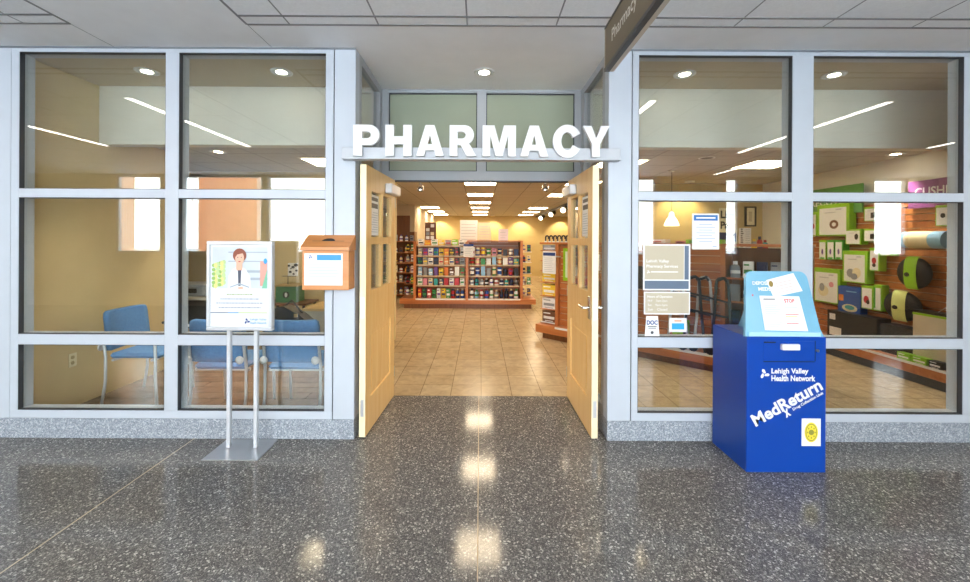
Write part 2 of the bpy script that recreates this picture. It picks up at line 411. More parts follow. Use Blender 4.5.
# ------------------------------------------------------------------ storefront
def frame(name, x0, x1, cols, sides):
    """one glazed screen: sill, head, two rails, mullions, panes, gaskets"""
    root = MB()
    y0, y1 = YS, YS + .115
    root.box(x0, x1, y0, y1, .15, .211, bev=.002); root.box(x0, x1, y0, y1, 2.974, ZC, bev=.002)
    for i, (a, b) in enumerate(cols):
        root.box(a, b, y0, y1, .717, .796, bev=.002); root.box(a, b, y0, y1, 1.852, 1.919, bev=.002)
    e = [x0] + [v for c in cols for v in c] + [x1]
    for i in range(0, len(e), 2): root.box(e[i], e[i + 1], y0, y1, .211, 2.974, bev=.002)
    fr = struct(root.build(name, M_ALU, None))
    gk = MB(); gl = []
    for a, b in cols:
        for z0, z1 in ((.211, .717), (.796, 1.852), (1.919, 2.974)):
            t = .004
            for q in ((a, b, z0, z0 + t), (a, b, z1 - t, z1), (a, a + t, z0 + t, z1 - t), (b - t, b, z0 + t, z1 - t)):
                gk.box(q[0], q[1], y0 + .004, y0 + .038, q[2], q[3])
            p = MB().box(a + t, b - t, y0 + .03, y0 + .037, z0 + t, z1 - t)
            p.build('pane', M_GLASS, fr)
    gk.build('gasket', M_GASK, fr)
    return fr
frame('window_1', -3.62, -1.135, [(-3.56, -2.43), (-2.328, -1.195)], 1)
frame('window_2', 1.172, 3.80, [(1.22, 2.405), (2.567, 3.73)], 1)
# metal panels beyond, piers, sidelight frames
struct(raw('trim_5', M_ALU, None, lambda s: s.box(-10.5, -3.626, YS + .004, YS + .12, .15, ZC)))
struct(raw('trim_6', M_ALU, None, lambda s: s.box(3.806, 10.5, YS + .004, YS + .12, .15, ZC)))
struct(raw('trim_7', M_ALU, None, lambda s: s.box(-1.128, XL1, YS, YS + .10, .15, ZC, bev=.003)))
struct(raw('trim_8', M_ALU, None, lambda s: s.box(XR0, 1.165, YS, YS + .10, .15, ZC, bev=.003)))
struct(raw('trim_9', M_GASK, None, lambda s: s.box(-1.136, -1.127, YS + .008, YS + .1, .15, ZC).box(1.164, 1.173, YS + .008, YS + .1, .15, ZC).box(-3.63, -3.615, YS + .01, YS + .1, .15, ZC).box(3.795, 3.81, YS + .01, YS + .1, .15, ZC)))
struct(raw('baseboard_front', M_KERB, None, lambda s: s.box(-10.5, XL1, YS - .004, YS + .13, 0, .15).box(XR0, 10.5, YS - .004, YS + .13, 0, .15).box(XL1 - .05, XL1, YS + .13, YD, 0, .15).box(XR0, XR0 + .05, YS + .13, YD, 0, .15)))
struct(raw('trim_10', mat('head_line', '#6f747b', 0.6), None, lambda s: s.box(-10.5, XL1, YS - .003, YS, ZC - .014, ZC).box(XR0, 10.5, YS - .003, YS, ZC - .014, ZC)))
for nm, xa, xb in (('window_3', XL1 - .06, XL1), ('window_4', XR0, XR0 + .06)):
    s = MB(); ya, yb = YS + .10, YD
    s.box(xa, xb, ya, ya + .06, .15, ZC); s.box(xa, xb, yb - .13, yb + .06, .15, ZC); s.box(xa, xb, ya + .06, yb - .13, .15, .21); s.box(xa, xb, ya + .06, yb - .13, 2.95, ZC)
    fr = struct(s.build(nm, M_ALUIN, None))
    c = (xa + xb) / 2
    MB().box(c - .004, c + .004, ya + .06, yb - .13, .21, 2.95).build('pane', M_GLASS, fr)
# door frame and transom
s = MB()
s.box(XL1, -.905, YD - .02, YD + .10, 0, ZC); s.box(.925, XR0, YD - .02, YD + .10, 0, ZC)
s.box(-.905, .925, YD - .02, YD + .05, 2.125, 2.215); s.box(-.905, .925, YD - .02, YD + .05, 2.985, ZC); s.box(-.035, .055, YD - .02, YD + .05, 2.215, 2.985)
fr = struct(s.build('door_frame', M_ALUIN, None)); fr.name = 'window_9_frame'
MB().box(-.905, -.035, YD + .012, YD + .02, 2.215, 2.985).build('frosted_pane', M_FROST, fr)
MB().box(.055, .925, YD + .012, YD + .02, 2.215, 2.985).build('frosted_pane', M_FROST, fr)
MB().box(-.905, .925, YD - .015, YD + .04, 2.112, 2.125).build('door_stop', M_GASK, fr)
g = MB()
for a, b in ((-.905, -.035), (.055, .925)):
    for q in ((a, b, 2.215, 2.223), (a, b, 2.977, 2.985), (a, a + .008, 2.223, 2.977), (b - .008, b, 2.223, 2.977)): g.box(q[0], q[1], YD, YD + .012, q[2], q[3])
g.build('gasket', M_GASK, fr)
fr.name = 'window_10'

# ------------------------------------------------------------------ entrance doors
def door(name, hinge, free, sgn, label):
    hx, hy = hinge; fx, fy = free
    L = math.hypot(fx - hx, fy - hy); u = Vector(((fx - hx) / L, (fy - hy) / L, 0))
    # local frame: x from hinge to free end, y towards the passage
    root = thing(name, label, 'door', (hx, hy, 0)); 
    nrm = Vector((-u.y, u.x, 0)) * (1 if sgn > 0 else -1)
    T = Matrix(((u.x, nrm.x, 0, 0), (u.y, nrm.y, 0, 0), (0, 0, 1, 0), (0, 0, 0, 1)))
    t = .048; H0, H1 = .012, 2.12
    s = MB(); s.T = T
    st = .13
    for a, b in ((0, st), (L - st, L - .002)): s.box(a, b, -t, 0, H0, H1)
    for z0, z1 in ((H0, .28), (.81, 1.13), (1.93, H1)): s.box(st, L - st, -t, 0, z0, z1)
    s.box(st, L - st, -t + .012, -.012, .28, .81)
    m = L / 2
    leaf = s.build('leaf', M_MAPLE, root, False)
    s = MB(); s.T = T
    s.box(m - .028, m + .028, -t, 0, 1.13, 1.93); s.box(st, m - .028, -t, 0, 1.50, 1.56); s.box(m + .028, L - st, -t, 0, 1.50, 1.56)
    s.build('muntin', M_MAPLE, leaf, False)
    s = MB(); s.T = T
    s.box(L - .002, L, -t, 0, H0, H1); s.build('edge_band', M_MAPEDGE, leaf, False)
    s = MB(); s.T = T
    s.box(st + .05, L - st - .05, -.012, -.006, .33, .76, bev=.004); s.build('raised_panel', M_MAPLE, leaf, False)
    for a, b in ((st, m - .028), (m + .028, L - st)):
        for z0, z1 in ((1.13, 1.50), (1.56, 1.93)):
            s = MB(); s.T = T; s.box(a, b, -t / 2 - .003, -t / 2 + .003, z0, z1); s.build('glass_light', M_GLASS, leaf, False)
    s = MB(); s.T = T; s.box(.03, .34, 0, .065, 1.955, 2.045, bev=.008); s.build('closer', M_SILVER, root, False)
    s = MB(); s.T = T; s.box(L, L + .003, -t / 2 - .014, -t / 2 + .014, .93, 1.09); s.box(L, L + .003, -t / 2 - .012, -t / 2 + .012, .17, .3); s.build('lock_plate', M_STEEL, root, False)
    s = MB(); s.T = T
    s.box(L - .095, L - .05, 0, .008, .92, 1.1, bev=.003); s.cyl((L - .072, 0, 1.01), (L - .072, .05, 1.01), .011); s.tube([(L - .072, .05, 1.01), (L - .10, .055, 1.01), (L - .19, .05, 1.012)], .01)
    s.box(L - .095, L - .05, -t - .008, -t, .92, 1.1, bev=.003); s.cyl((L - .072, -t, 1.01), (L - .072, -t - .05, 1.01), .011); s.tube([(L - .072, -t - .05, 1.01), (L - .17, -t - .05, 1.01)], .01)
    if sgn < 0: s.build('lever_handle', M_CHROME, root, False)
    s = MB(); s.T = T
    for z in (.25, 1.05, 1.9): s.cyl((-.008, -.004, z - .05), (-.008, -.004, z + .05), .008)
    s.build('hinge', M_STEEL, root, False)
    # paper taped to the light nearest the free end
    n = thing('notice', 'white paper notice with black heading taped inside the glass of the %s entrance door' % ('left' if sgn > 0 else 'right'), 'notice', (hx, hy, 0))
    s = MB(); s.T = T
    s.box(m + .05, L - st - .02, -t / 2 + .004, -t / 2 + .006, 1.575, 1.91); s.build('sheet', M_PAPER, n, False)
    s = MB(); s.T = T
    for k, (z0, z1) in enumerate(((1.86, 1.89), (1.80, 1.84))): s.box(m + .07, L - st - .05, -t / 2 + .006, -t / 2 + .007, z0, z1)
    s.build('heading', M_BLACK, n, False)
    s = MB(); s.T = T
    for k in range(9): s.box(m + .07, L - st - .05 - .02 * (k % 3), -t / 2 + .006, -t / 2 + .007, 1.60 + k * .02, 1.606 + k * .02)
    s.build('print', M_GREYTXT, n, False)
    return root
door('entrance_door', (-.836, YD - .03), (-.880, YS + .005), 1, 'light maple entrance door standing open on the left of the pharmacy entrance')
door('entrance_door', (.860, YD - .03), (.868, YS + .005), -1, 'light maple entrance door with a chrome lever, standing open on the right of the entrance')
for i, x in enumerate((418, 543)):  # door sensors, shaped like small lamp heads
    X, Z = px(x + 2, 186, 4.2)
    r = thing('door_sensor', 'small chrome door sensor just inside the entrance, %s of the pair' % ('left' if i == 0 else 'right'), 'door_sensor', (X, 4.2, Z), group='door sensors inside the entrance')
    r2 = MB().cyl((X, 4.13, 2.26), (X, 4.2, 2.26), .012).cyl((X, 4.2, 2.27), (X, 4.2, Z), .008); r2.build('arm', M_STEEL, r)
    MB().lathe((X, 4.2, Z - .01), [(.012, .03), (.03, .015), (.036, -.02), (.034, -.04)], 16).build('head', M_CHROME, r)
    MB().cyl((X, 4.2, Z - .053), (X, 4.2, Z - .05), .024).build('lens', M_BLACK, r)

# ------------------------------------------------------------------ PHARMACY sign
sg = thing('pharmacy_sign', 'long pale metal bar with raised white letters PHARMACY over the entrance', 'sign', (0, 3.06, 2.14))
MB().box(-1.045, 1.055, 3.045, YS - .002, 2.155, 2.235, bev=.003).box(-1.045, 1.055, 3.03, YS - .002, 2.143, 2.155, bev=.002).build('bar', mat('bar_paint', '#bcc0c6', .45), sg)
P = [[(0, 0), (.28, 0), (.28, .34), (.5, .34)] + ell(.5, .67, .33, .33, 14, -90, 90) + [(0, 1)], [(.28, .56)] + ell(.44, .67, .12, .11, 8, -90, 90) + [(.28, .78)]]
H = [[(0, 0), (.29, 0), (.29, .38), (.61, .38), (.61, 0), (.9, 0), (.9, 1), (.61, 1), (.61, .63), (.29, .63), (.29, 1), (0, 1)]]
A = [[(0, 0), (.28, 0), (.34, .19), (.64, .19), (.70, 0), (.99, 0), (.65, 1), (.33, 1)], [(.41, .38), (.57, .38), (.49, .68)]]
R = [[(0, 0), (.28, 0), (.28, .37), (.38, .37), (.60, 0), (.94, 0), (.68, .42)] + ell(.52, .69, .33, .31, 12, -52, 90) + [(0, 1)], [(.28, .57)] + ell(.44, .68, .12, .11, 8, -90, 90) + [(.28, .79)]]
Mm = [[(0, 0), (.25, 0), (.25, .66), (.42, 0), (.64, 0), (.81, .66), (.81, 0), (1.06, 0), (1.06, 1), (.68, 1), (.53, .42), (.38, 1), (0, 1)]]
Cc = [ell(.48, .5, .48, .52, 30, 28, 332)[:] + ell(.48, .5, .20, .28, 20, 335, 25)]
Yy = [[(.34, 0), (.62, 0), (.62, .40), (.96, 1), (.66, 1), (.485, .62), (.31, 1), (0, 1), (.34, .40)]]
zt, zb = 2.392, 2.162
for sp, a, b in ((P, 352.6, 378.9), (H, 384.8, 411.2), (A, 415.6, 443.4), (R, 449, 476), (Mm, 482, 515.4), (A, 519.6, 548), (Cc, 552.4, 579.6), (Yy, 582.2, 609)):
    e = .008 if sp is Cc else 0
    letter(sp, sg, (a - 480) / 134.7, (b - 480) / 134.7, zb - e, zt + e, 3.015, .03, M_LET)

# ------------------------------------------------------------------ hanging blade sign
hs = thing('hanging_sign', 'brown blade sign reading Pharmacy hung from the lobby ceiling', 'sign', (.70, 1.8, 2.46))
MB().box(.675, .72, 1.15, 2.2, 2.478, 2.69, bev=.002).build('panel', M_BROWN, hs)
MB().box(.672, .700, 1.15, 2.203, 2.46, 2.478).build('lower_rail', M_BLACK, hs)
MB().box(.700, .724, 1.15, 2.203, 2.462, 2.478).box(.674, .721, 2.197, 2.205, 2.462, 2.69).build('edge_trim', mat('pale_trim', '#b9ab98', .4), hs)
MB().box(.672, .723, 1.15, 2.203, 2.69, 2.70).build('upper_rail', M_BLACK, hs)
for y in (1.3, 2.02): MB().cyl((.697, y, 2.70), (.697, y, ZC), .006).lathe((.697, y, ZC - .03), [(.02, 0), (.03, .03)], 12).build('hanger', M_STEEL, hs)
text('Pharmacy', 0, .335, 0, .082, ((.6745, 2.085, 2.548), (0, -1, 0), (0, 0, 1)), mat('sign_print', '#cfc9bd', .5), hs, ext=.0005, bold=.01)

# ------------------------------------------------------------------ lights of the place
def downlight(x, y, z, label, e=None, dark=False):
    r = thing('downlight', label, 'ceiling light', (x, y, z), group='round recessed downlights')
    s = MB(); n = 28
    s.lathe((x, y, z), [(.092, 0), (.092, -.006), (.075, -.006), (.072, 0)], n); s.build('trim_ring', M_PAPER, r)
    s = MB(); s.lathe((x, y, z), [(.073, -.004), (.06, -.002), (.02, -.0015)], n); s.build('reflector', M_BLACK if dark else M_SILVER, r)
    if not dark:
        s = MB(); s.cyl((x, y, z - .004), (x, y, z - .006), .045, 20); s.build('lamp', e or M_DNL, r)
        ld = bpy.data.lights.new('downlight_bulb', 'SPOT'); ld.energy = DLW * (.35 if abs(x) < .5 else 1); ld.color = (1, .92, .78); ld.spot_size = math.radians(66); ld.spot_blend = .7; ld.shadow_soft_size = .05
        o = bpy.data.objects.new('downlight_bulb', ld); COL.objects.link(o); o.location = (x, y, z - .02)
downlight(.03, 3.55, ZC, 'round recessed downlight in the ceiling of the entrance recess above the sign')
downlight(-2.95, 3.57, ZC, 'round recessed downlight behind the far left window pane, beside the white bulkhead')
downlight(-1.76, 3.57, ZC, 'round recessed downlight behind the window pane nearest the left side of the entrance')
downlight(1.80, 3.57, ZC, 'round recessed downlight behind the window pane above the tan hours board')
downlight(3.12, 3.57, ZC, 'round recessed downlight behind the far right window pane')
downlight(-3.1, 4.78, ZL, 'round downlight in the lower ceiling of the room behind the left windows')
downlight(2.8, 5.0, ZL, 'unlit dark round downlight in the lower ceiling above the walkers', dark=True)
downlight(4.85, 4.72, ZL, 'round downlight in the lower ceiling near the purple header sign')
for (x, y0, y1) in ((-5.93, 2.1, -.15), (-3.68, 2.1, -.15), (-.62, 1.8, -.2), (1.80, 2.1, .1), (4.27, 2.1, -.4), (6.95, 2.1, .0), (5.15, -1.2, -2.6)):
    r = thing('linear_light', 'long thin ceiling light over the lobby, %s, %s row' % ('%.0f paces %s of the entrance axis' % (abs(x) / .75, 'left' if x < 0 else 'right'), 'rear' if y0 < 0 else 'front'), 'ceiling light', (x, (y0 + y1) / 2, ZC), group='linear lights in the lobby ceiling')
    MB().box(x - .05, x + .05, y1, y0, ZC - .012, ZC - .0005).build('housing', M_PAPER, r)
    MB().box(x - .035, x + .035, y1 + .02, y0 - .02, ZC - .014, ZC - .012).build('diffuser', M_LIN, r)
rows = [5.4, 7.25, 9.2, 11.1, 12.9, 14.7, 16.4]
ordn = ['first', 'second', 'third', 'fourth', 'fifth', 'sixth', 'seventh']
for c, X in (('centre column', 0), ('right-hand column', 1.85), ('left-hand column', -1.85), ('far right column', 3.8), ('far left column', -3.8)):
    for i, Y in enumerate(rows):
        if c == 'left-hand column' and i in (2, 3): continue
        if c == 'right-hand column' and i == 3: continue
        if c == 'far right column' and i not in (0,): continue
        if c == 'far left column' and i not in (1, 2): continue
        xx = X
        if X == -1.85 and i == 0: xx = -2.0
        if X == -1.85 and i >= 4: xx = -1.6
        r = thing('troffer_light', 'square ceiling light panel, %s, %s row from the entrance' % (c, ordn[i]), 'ceiling light', (xx, Y, ZL), group='square light panels in the shop ceiling')
        s = MB(); a, b = .305, .28
        s.box(xx - a, xx + a, Y - a, Y - b, ZL - .008, ZL); s.box(xx - a, xx + a, Y + b, Y + a, ZL - .008, ZL); s.box(xx - a, xx - b, Y - b, Y + b, ZL - .008, ZL); s.box(xx + b, xx + a, Y - b, Y + b, ZL - .008, ZL)
        s.build('frame', M_PAPER, r)
        MB().box(xx - b, xx + b, Y - b, Y + b, ZL - .004, ZL - .0005).build('diffuser', M_TRO, r)
tr = thing('track_light', 'black ceiling track with three lamp heads at the far right of the shop', 'track light', (2.4, 13.5, ZL))
MB().box(2.36, 2.42, 9.8, 17.2, ZL - .07, ZL - .01).build('track', M_BLACK, tr)
for y in (11.3, 13.2, 15.4):
    MB().cyl((2.39, y, ZL - .06), (2.39, y, ZL - .12), .02).cyl((2.42, y + .05, ZL - .12), (2.28, y - .18, ZL - .2), .07, r1=.08).build('lamp_head', M_BLACK, tr)
    MB().cyl((2.28, y - .18, ZL - .2), (2.275, y - .188, ZL - .203), .07).build('lamp', M_SPOTL, tr)
for i, X in enumerate((-1.7, .55, 1.75, 3.45)):
    ld = bpy.data.lights.new('wall_washer', 'SPOT'); ld.energy = 65; ld.color = (1, .82, .5); ld.spot_size = math.radians(100); ld.spot_blend = .5; ld.shadow_soft_size = .06
    o = bpy.data.objects.new('wall_washer', ld); COL.objects.link(o); o.location = (X, 16.95, ZL - .06); o.rotation_euler = (math.radians(22), 0, 0)
    r = thing('wall_washer_lamp', 'small round lamp washing the far wall with light, %s from the left' % ordn[i], 'ceiling light', (X, 16.95, ZL), group='wall washers on the far wall')
    MB().lathe((X, 16.95, ZL), [(.08, 0), (.08, -.02), (.06, -.02), (.06, 0)], 16).build('trim_ring', M_PAPER, r)
ld = bpy.data.lights.new('added_wall_spot', 'SPOT'); ld.energy = 60; ld.color = (1, .8, .45); ld.spot_size = math.radians(110); ld.spot_blend = .6  # extra spot without a real fixture, added to light the yellow wall
o = bpy.data.objects.new('added_wall_spot', ld); COL.objects.link(o); o.location = (3.6, 6.95, ZL - .05); o.rotation_euler = (math.radians(20), 0, 0)
r = thing('wall_washer_lamp', 'added trim ring for the extra spot on the yellow wall behind the pendant lamp', 'ceiling light', (3.6, 6.95, ZL))
MB().lathe((3.6, 6.95, ZL), [(.08, 0), (.08, -.02), (.06, -.02), (.06, 0)], 16).build('trim_ring', M_PAPER, r)  # ring added only to dress the extra spot

# ------------------------------------------------------------------ poster stand
ps = thing('poster_stand', 'freestanding silver poster frame on two posts in front of the left window', 'sign stand', (-1.74, 2.94, 0))
MB().box(-1.925, -1.535, 2.80, 3.095, 0, .008, bev=.002).build('base_plate', M_STEEL, ps)
for x in (-1.836, -1.638): MB().box(x - .014, x + .014, 2.955, 2.985, .008, .90, bev=.004).build('post', M_SILVER, ps)
x0, x1, z0, z1 = -1.985, -1.507, .872, 1.523; yf = 2.93
s = MB(); b = .026
s.box(x0, x1, yf, yf + .045, z0, z0 + b, bev=.005).box(x0, x1, yf, yf + .045, z1 - b, z1, bev=.005).box(x0, x0 + b, yf, yf + .045, z0 + b, z1 - b, bev=.005).box(x1 - b, x1, yf, yf + .045, z0 + b, z1 - b, bev=.005)
s.box(x0 + .01, x1 - .01, yf + .025, yf + .044, z0 + .01, z1 - .01)
pf = s.build('frame', M_SILVER, ps)
px0, px1, pz0, pz1 = x0 + b, x1 - b, z0 + b, z1 - b; W = px1 - px0; Hh = pz1 - pz0
po = MB().box(px0, px1, yf + .012, yf + .022, pz0, pz1).build('poster', mat('poster_paper', '#d4d7da', .5, var=.01), ps)
# printed photograph: woman in a white coat with folded arms, plants and shutters behind
O = (px0, yf + .0118, pz0); U = (1, 0, 0); Wv = (0, 0, 1)
def q(a0, a1, b0, b1): return [(a0 * W, b0 * Hh), (a1 * W, b0 * Hh), (a1 * W, b1 * Hh), (a0 * W, b1 * Hh)]
def E(cx, cy_, rx, ry, n=20, **k): return [(a * W, b * Hh) for a, b in ell(cx, cy_, rx, ry, n, **k)]
layers = [  # (material index, polygon)
 (0, q(.03, .97, .47, .97)), (1, q(.30, .97, .90, .915)), (1, q(.30, .97, .79, .805)), (1, q(.62, .97, .66, .69)), (1, q(.62, .97, .57, .60)),
 *[((2, 3, 4)[(7 * k) % 3], E(.055 + .035 * ((k * 5) % 6), .50 + .013 * ((k * 7) % 23), .032, .022 + .006 * (k % 3))) for k in range(34)],
 (5, q(.85, .97, .50, .80)), (8, [(.88 * W, .47 * Hh), (.97 * W, .47 * Hh), (.97 * W, .70 * Hh)]), (11, E(.94, .80, .03, .035)),
 (7, [(.30 * W, .47 * Hh), (.31 * W, .62 * Hh), (.38 * W, .705 * Hh), (.50 * W, .74 * Hh), (.60 * W, .705 * Hh), (.68 * W, .62 * Hh), (.70 * W, .47 * Hh)]),
 (6, [(.445 * W, .78 * Hh), (.545 * W, .78 * Hh), (.55 * W, .70 * Hh), (.50 * W, .66 * Hh), (.44 * W, .70 * Hh)]), (9, [(.47 * W, .69 * Hh), (.53 * W, .69 * Hh), (.52 * W, .50 * Hh), (.48 * W, .50 * Hh)]),
 (10, E(.50, .87, .115, .085)), (6, E(.50, .835, .075, .085)), (10, [(.40 * W, .86 * Hh), (.44 * W, .92 * Hh), (.56 * W, .925 * Hh), (.60 * W, .87 * Hh), (.55 * W, .895 * Hh), (.46 * W, .88 * Hh), (.42 * W, .84 * Hh)]),
 (1, [(.33 * W, .49 * Hh), (.50 * W, .535 * Hh), (.67 * W, .49 * Hh), (.66 * W, .475 * Hh), (.50 * W, .515 * Hh), (.34 * W, .475 * Hh)]),
 (6, E(.52, .475, .05, .014)), (9, E(.47, .845, .010, .006)), (9, E(.53, .845, .010, .006)), (12, E(.50, .795, .022, .007)),
]
s = MB()
for i, (mi, pts) in enumerate(layers):
    s.poly((O[0], O[1] - .0001 - .00012 * i, O[2]), U, Wv, pts, 0, mi)
s.build('printed_photo', [mat('p_bg', '#c3cbd2', .5), mat('p_line', '#9faab5', .5), mat('p_leaf', '#8fb25f', .5), mat('p_leaf_pale', '#b4cb8f', .5), mat('p_leaf_yellow', '#d3cf84', .5), mat('p_pink', '#cf9a8b', .5), mat('p_skin', '#d9ab92', .5), mat('p_coat', '#e0e4e8', .5), mat('p_mint', '#74b99a', .5), mat('p_dark', '#4c5160', .5), mat('p_hair', '#85462f', .5), M_BLUEP, mat('p_lips', '#b05550', .5)], po)
pl = (O, U, Wv)
def T(body, a0, a1, b0, b1, m, par=po, pln=pl, **k): return text(body, a0 * W, a1 * W, b0 * Hh, b1 * Hh, pln, m, par, 'print', **k)
s = MB()
for k, (z, a, b_) in enumerate(((.395, .28, .72), (.34, .17, .83), (.29, .10, .90), (.235, .14, .86))):
    x = a
    while x < b_:
        L = random.uniform(.02, .06); s.poly((O[0], O[1] - .0003, O[2]), U, Wv, q(x, min(x + L, b_), z - .006, z + .006), 0, 0 if k else 1); x += L + .012
s.build('print', [mat('p_text', '#8d97a8', .6), mat('p_green', '#8fa56b', .5)], po)
s = MB(); s.poly((O[0], O[1] - .0003, O[2]), U, Wv, q(.0, .30, .168, .178), 0, 0).poly((O[0], O[1] - .0003, O[2]), U, Wv, q(.30, .48, .168, .178), 0, 1).poly((O[0], O[1] - .0003, O[2]), U, Wv, q(.48, .97, .168, .178), 0, 2)
s.build('colour_band', [M_SLATE, M_BLUEP, mat('p_lime', '#b8cf7a', .5)], po)
T('Lehigh Valley', .68, .96, .075, .105, M_BLUEP, ext=.0004, bold=.01); T('Health Network', .68, .96, .035, .065, M_BLUEP, ext=.0004, bold=.01)
def flower(c, r, pln, m, par, ext=.0004, name='emblem', world=True):
    o, u, w_ = pln; s = MB(); nn = Vector(u).cross(Vector(w_))
    for k in range(3):
        a = math.radians(90 + 120 * k + 10)
        cx_, cy2 = c[0] + math.cos(a) * r * .52, c[1] + math.sin(a) * r * .52
        pts = []
        for i in range(20):
            t = 2 * math.pi * i / 20; ax, bx = r * .5 * math.cos(t), r * .30 * math.sin(t) * (1 if math.cos(t) > 0 else .8)
            pts.append((cx_ + ax * math.cos(a + .5) - bx * math.sin(a + .5), cy2 + ax * math.sin(a + .5) + bx * math.cos(a + .5)))
        s.poly(Vector(o) + nn * (ext + .0001 * k), u, w_, pts, 0, 0)
    return s.build(name, m, par, world)
flower((.625 * W, .07 * Hh), .022, pl, M_NAVY, po)

# ------------------------------------------------------------------ wooden suggestion box
sb = thing('suggestion_box', 'honey-coloured wooden comment box with a slotted lid mounted beside the left door', 'box', (-1.13, 3.04, 1.16))
bx0, bx1, bz0 = -1.309, -.965, 1.165; by0, by1 = 2.975, YS - .001
s = MB(); s.box(bx0, bx1, by0, by1, bz0, 1.455, bev=.003)
s.build('body', M_OAKBOX, sb)
s = MB()
s.poly((bx0 - .008, 0, 0), (0, 1, 0), (0, 0, 1), [(by0 - .012, 1.457), (by1, 1.457), (by1, 1.572), (by1 - .012, 1.572), (by0 - .012, 1.482)], -(bx1 - bx0 + .016))
s.build('lid', M_OAKBOX, sb)
lw_ = Vector((0, by1 - .012 - by0 + .012, 1.572 - 1.482)).normalized()
s = MB(); s.poly(Vector((bx0 - .008, by0 - .012, 1.482)) + Vector((0, -.0006, .0012)), (1, 0, 0), tuple(lw_), ell(.18, .082, .048, .036, 24, 0, 180), 0).build('slot', M_BLACK, sb)
s = MB(); s.poly(Vector((bx0 - .008, by0 - .012, 1.482)) + Vector((0, -.0007, .0014)), (1, 0, 0), tuple(lw_), [(.06, .078), (.30, .078), (.30, .082), (.06, .082)], 0).build('slot', M_DARK, sb)
pn = MB().box(bx0 + .018, bx1 - .045, by0 - .002, by0, 1.20, 1.435).build('paper_notice', M_PAPER, sb)
O2 = (bx0 + .018, by0 - .002, 1.20)
MB().box(bx0 + .11, bx1 - .055, by0 - .003, by0 - .002, 1.385, 1.425).build('blue_heading', M_BLUEP, pn)
s = MB()
for k in range(7): s.box(bx0 + .05, bx1 - .07 - .01 * (k % 3), by0 - .003, by0 - .002, 1.222 + k * .021, 1.228 + k * .021)
s.build('print', mat('blue_grey_print', '#b8c4dd', .6), pn)
flower((.045, .21), .016, (O2, U, Wv), M_NAVY, pn, ext=.001)

# ------------------------------------------------------------------ drug return kiosk
kx0, kx1, ky0, ky1, kz = 1.783, 2.313, 2.694, 3.09, .905
kk = thing('medication_drop_box', 'tall blue metal medication drop box standing before the right window', 'drop box', (2.05, 2.9, 0))
MB().box(kx0, kx1, ky0, ky1, 0, kz, bev=.004).build('cabinet', M_BLUE, kk)
def K(x, y): return px(x, y, ky0)
a0, t0_ = K(764, 341); a1, t1_ = K(815, 361)
dr = MB().box(a0, a1, ky0 - .003, ky0 - .0003, t1_, t0_).build('deposit_door', M_BLUE, kk)
MB().box(a1 + .0, a1 + .006, ky0 - .002, ky0 - .0002, t1_ - .002, t0_ + .002).box(a0, a1, ky0 - .002, ky0 - .0002, t1_ - .008, t1_ - .003).box(a0, a0 + .08, ky0 - .0035, ky0 - .003, t0_ - .012, t0_ - .004).build('door_gap', M_BLACK, dr)
c0, d0 = K(780, 343.5); c1, d1 = K(798, 349.5)
MB().box(c0, c1, ky0 - .028, ky0 - .003, d1, d0, bev=.004).build('handle', M_LET, dr)
X, Z = K(817.5, 350.5); MB().cyl((X, ky0, Z), (X, ky0 - .012, Z), .009).build('lock', M_STEEL, kk)
kp = ((0, ky0, 0), (1, 0, 0), (0, 0, 1))
def ktext(body, xa, xb, ya, yb, m=M_LET, **k):
    A_, Zt = K(xa, ya); B_, Zb = K(xb, yb); return text(body, A_, B_, Zb, Zt, kp, m, kk, ext=.001, **k)
ktext('Lehigh Valley', 772, 809, 368.2, 375.3, bold=.03); ktext('Health Network', 772, 816, 375.2, 381.4, bold=.03)
X, Z = K(765, 374); flower((X, Z), .034, kp, M_LET, kk, ext=.001)
ang = math.atan2(39, 66) ; 
X, Z = K(757, 427); ang = math.radians(29.5); ru = Vector((math.cos(ang), 0, math.sin(ang))); rw = Vector((-ru.z, 0, ru.x))
text('MedReturn', 0, .515, 0, .085, ((X, ky0, Z), ru, rw), M_LET, kk, bold=.03, ext=.001)
text('Drug Collection Unit', .27, .50, -.032, -.008, ((X, ky0, Z), ru, rw), M_LET, kk, bold=.03, ext=.001)
text('x', .205, .245, -.045, .01, ((X, ky0, Z), ru, rw), M_LET, kk, bold=.03, ext=.001)
A_, Z1 = K(802.5, 418.5); B_, Z0 = K(821.5, 446)
st = MB().box(A_, B_, ky0 - .002, ky0, Z0, Z1).build('badge_sticker', M_PAPER, kk)
cx_, cz_ = (A_ + B_) / 2, (Z0 + Z1) / 2
s = MB(); s.poly((0, ky0 - .0023, 0), U, Wv, ell(cx_, cz_, .045, .066, 28), 0, 0); s.poly((0, ky0 - .0026, 0), U, Wv, ell(cx_, cz_, .038, .058, 28), 0, 1); s.poly((0, ky0 - .0029, 0), U, Wv, ell(cx_, cz_, .033, .052, 28), 0, 0); s.poly((0, ky0 - .0032, 0), U, Wv, ell(cx_, cz_, .018, .018, 20), 0, 1)
for k in range(8):
    t = k * math.pi / 4; s.poly((0, ky0 - .0031, 0), U, Wv, ell(cx_ + .025 * math.cos(t), cz_ + .036 * math.sin(t), .004, .006, 8), 0, 1)
s.build('badge', [M_YEL, mat('olive_print', '#8c8a3a', .5)], st)
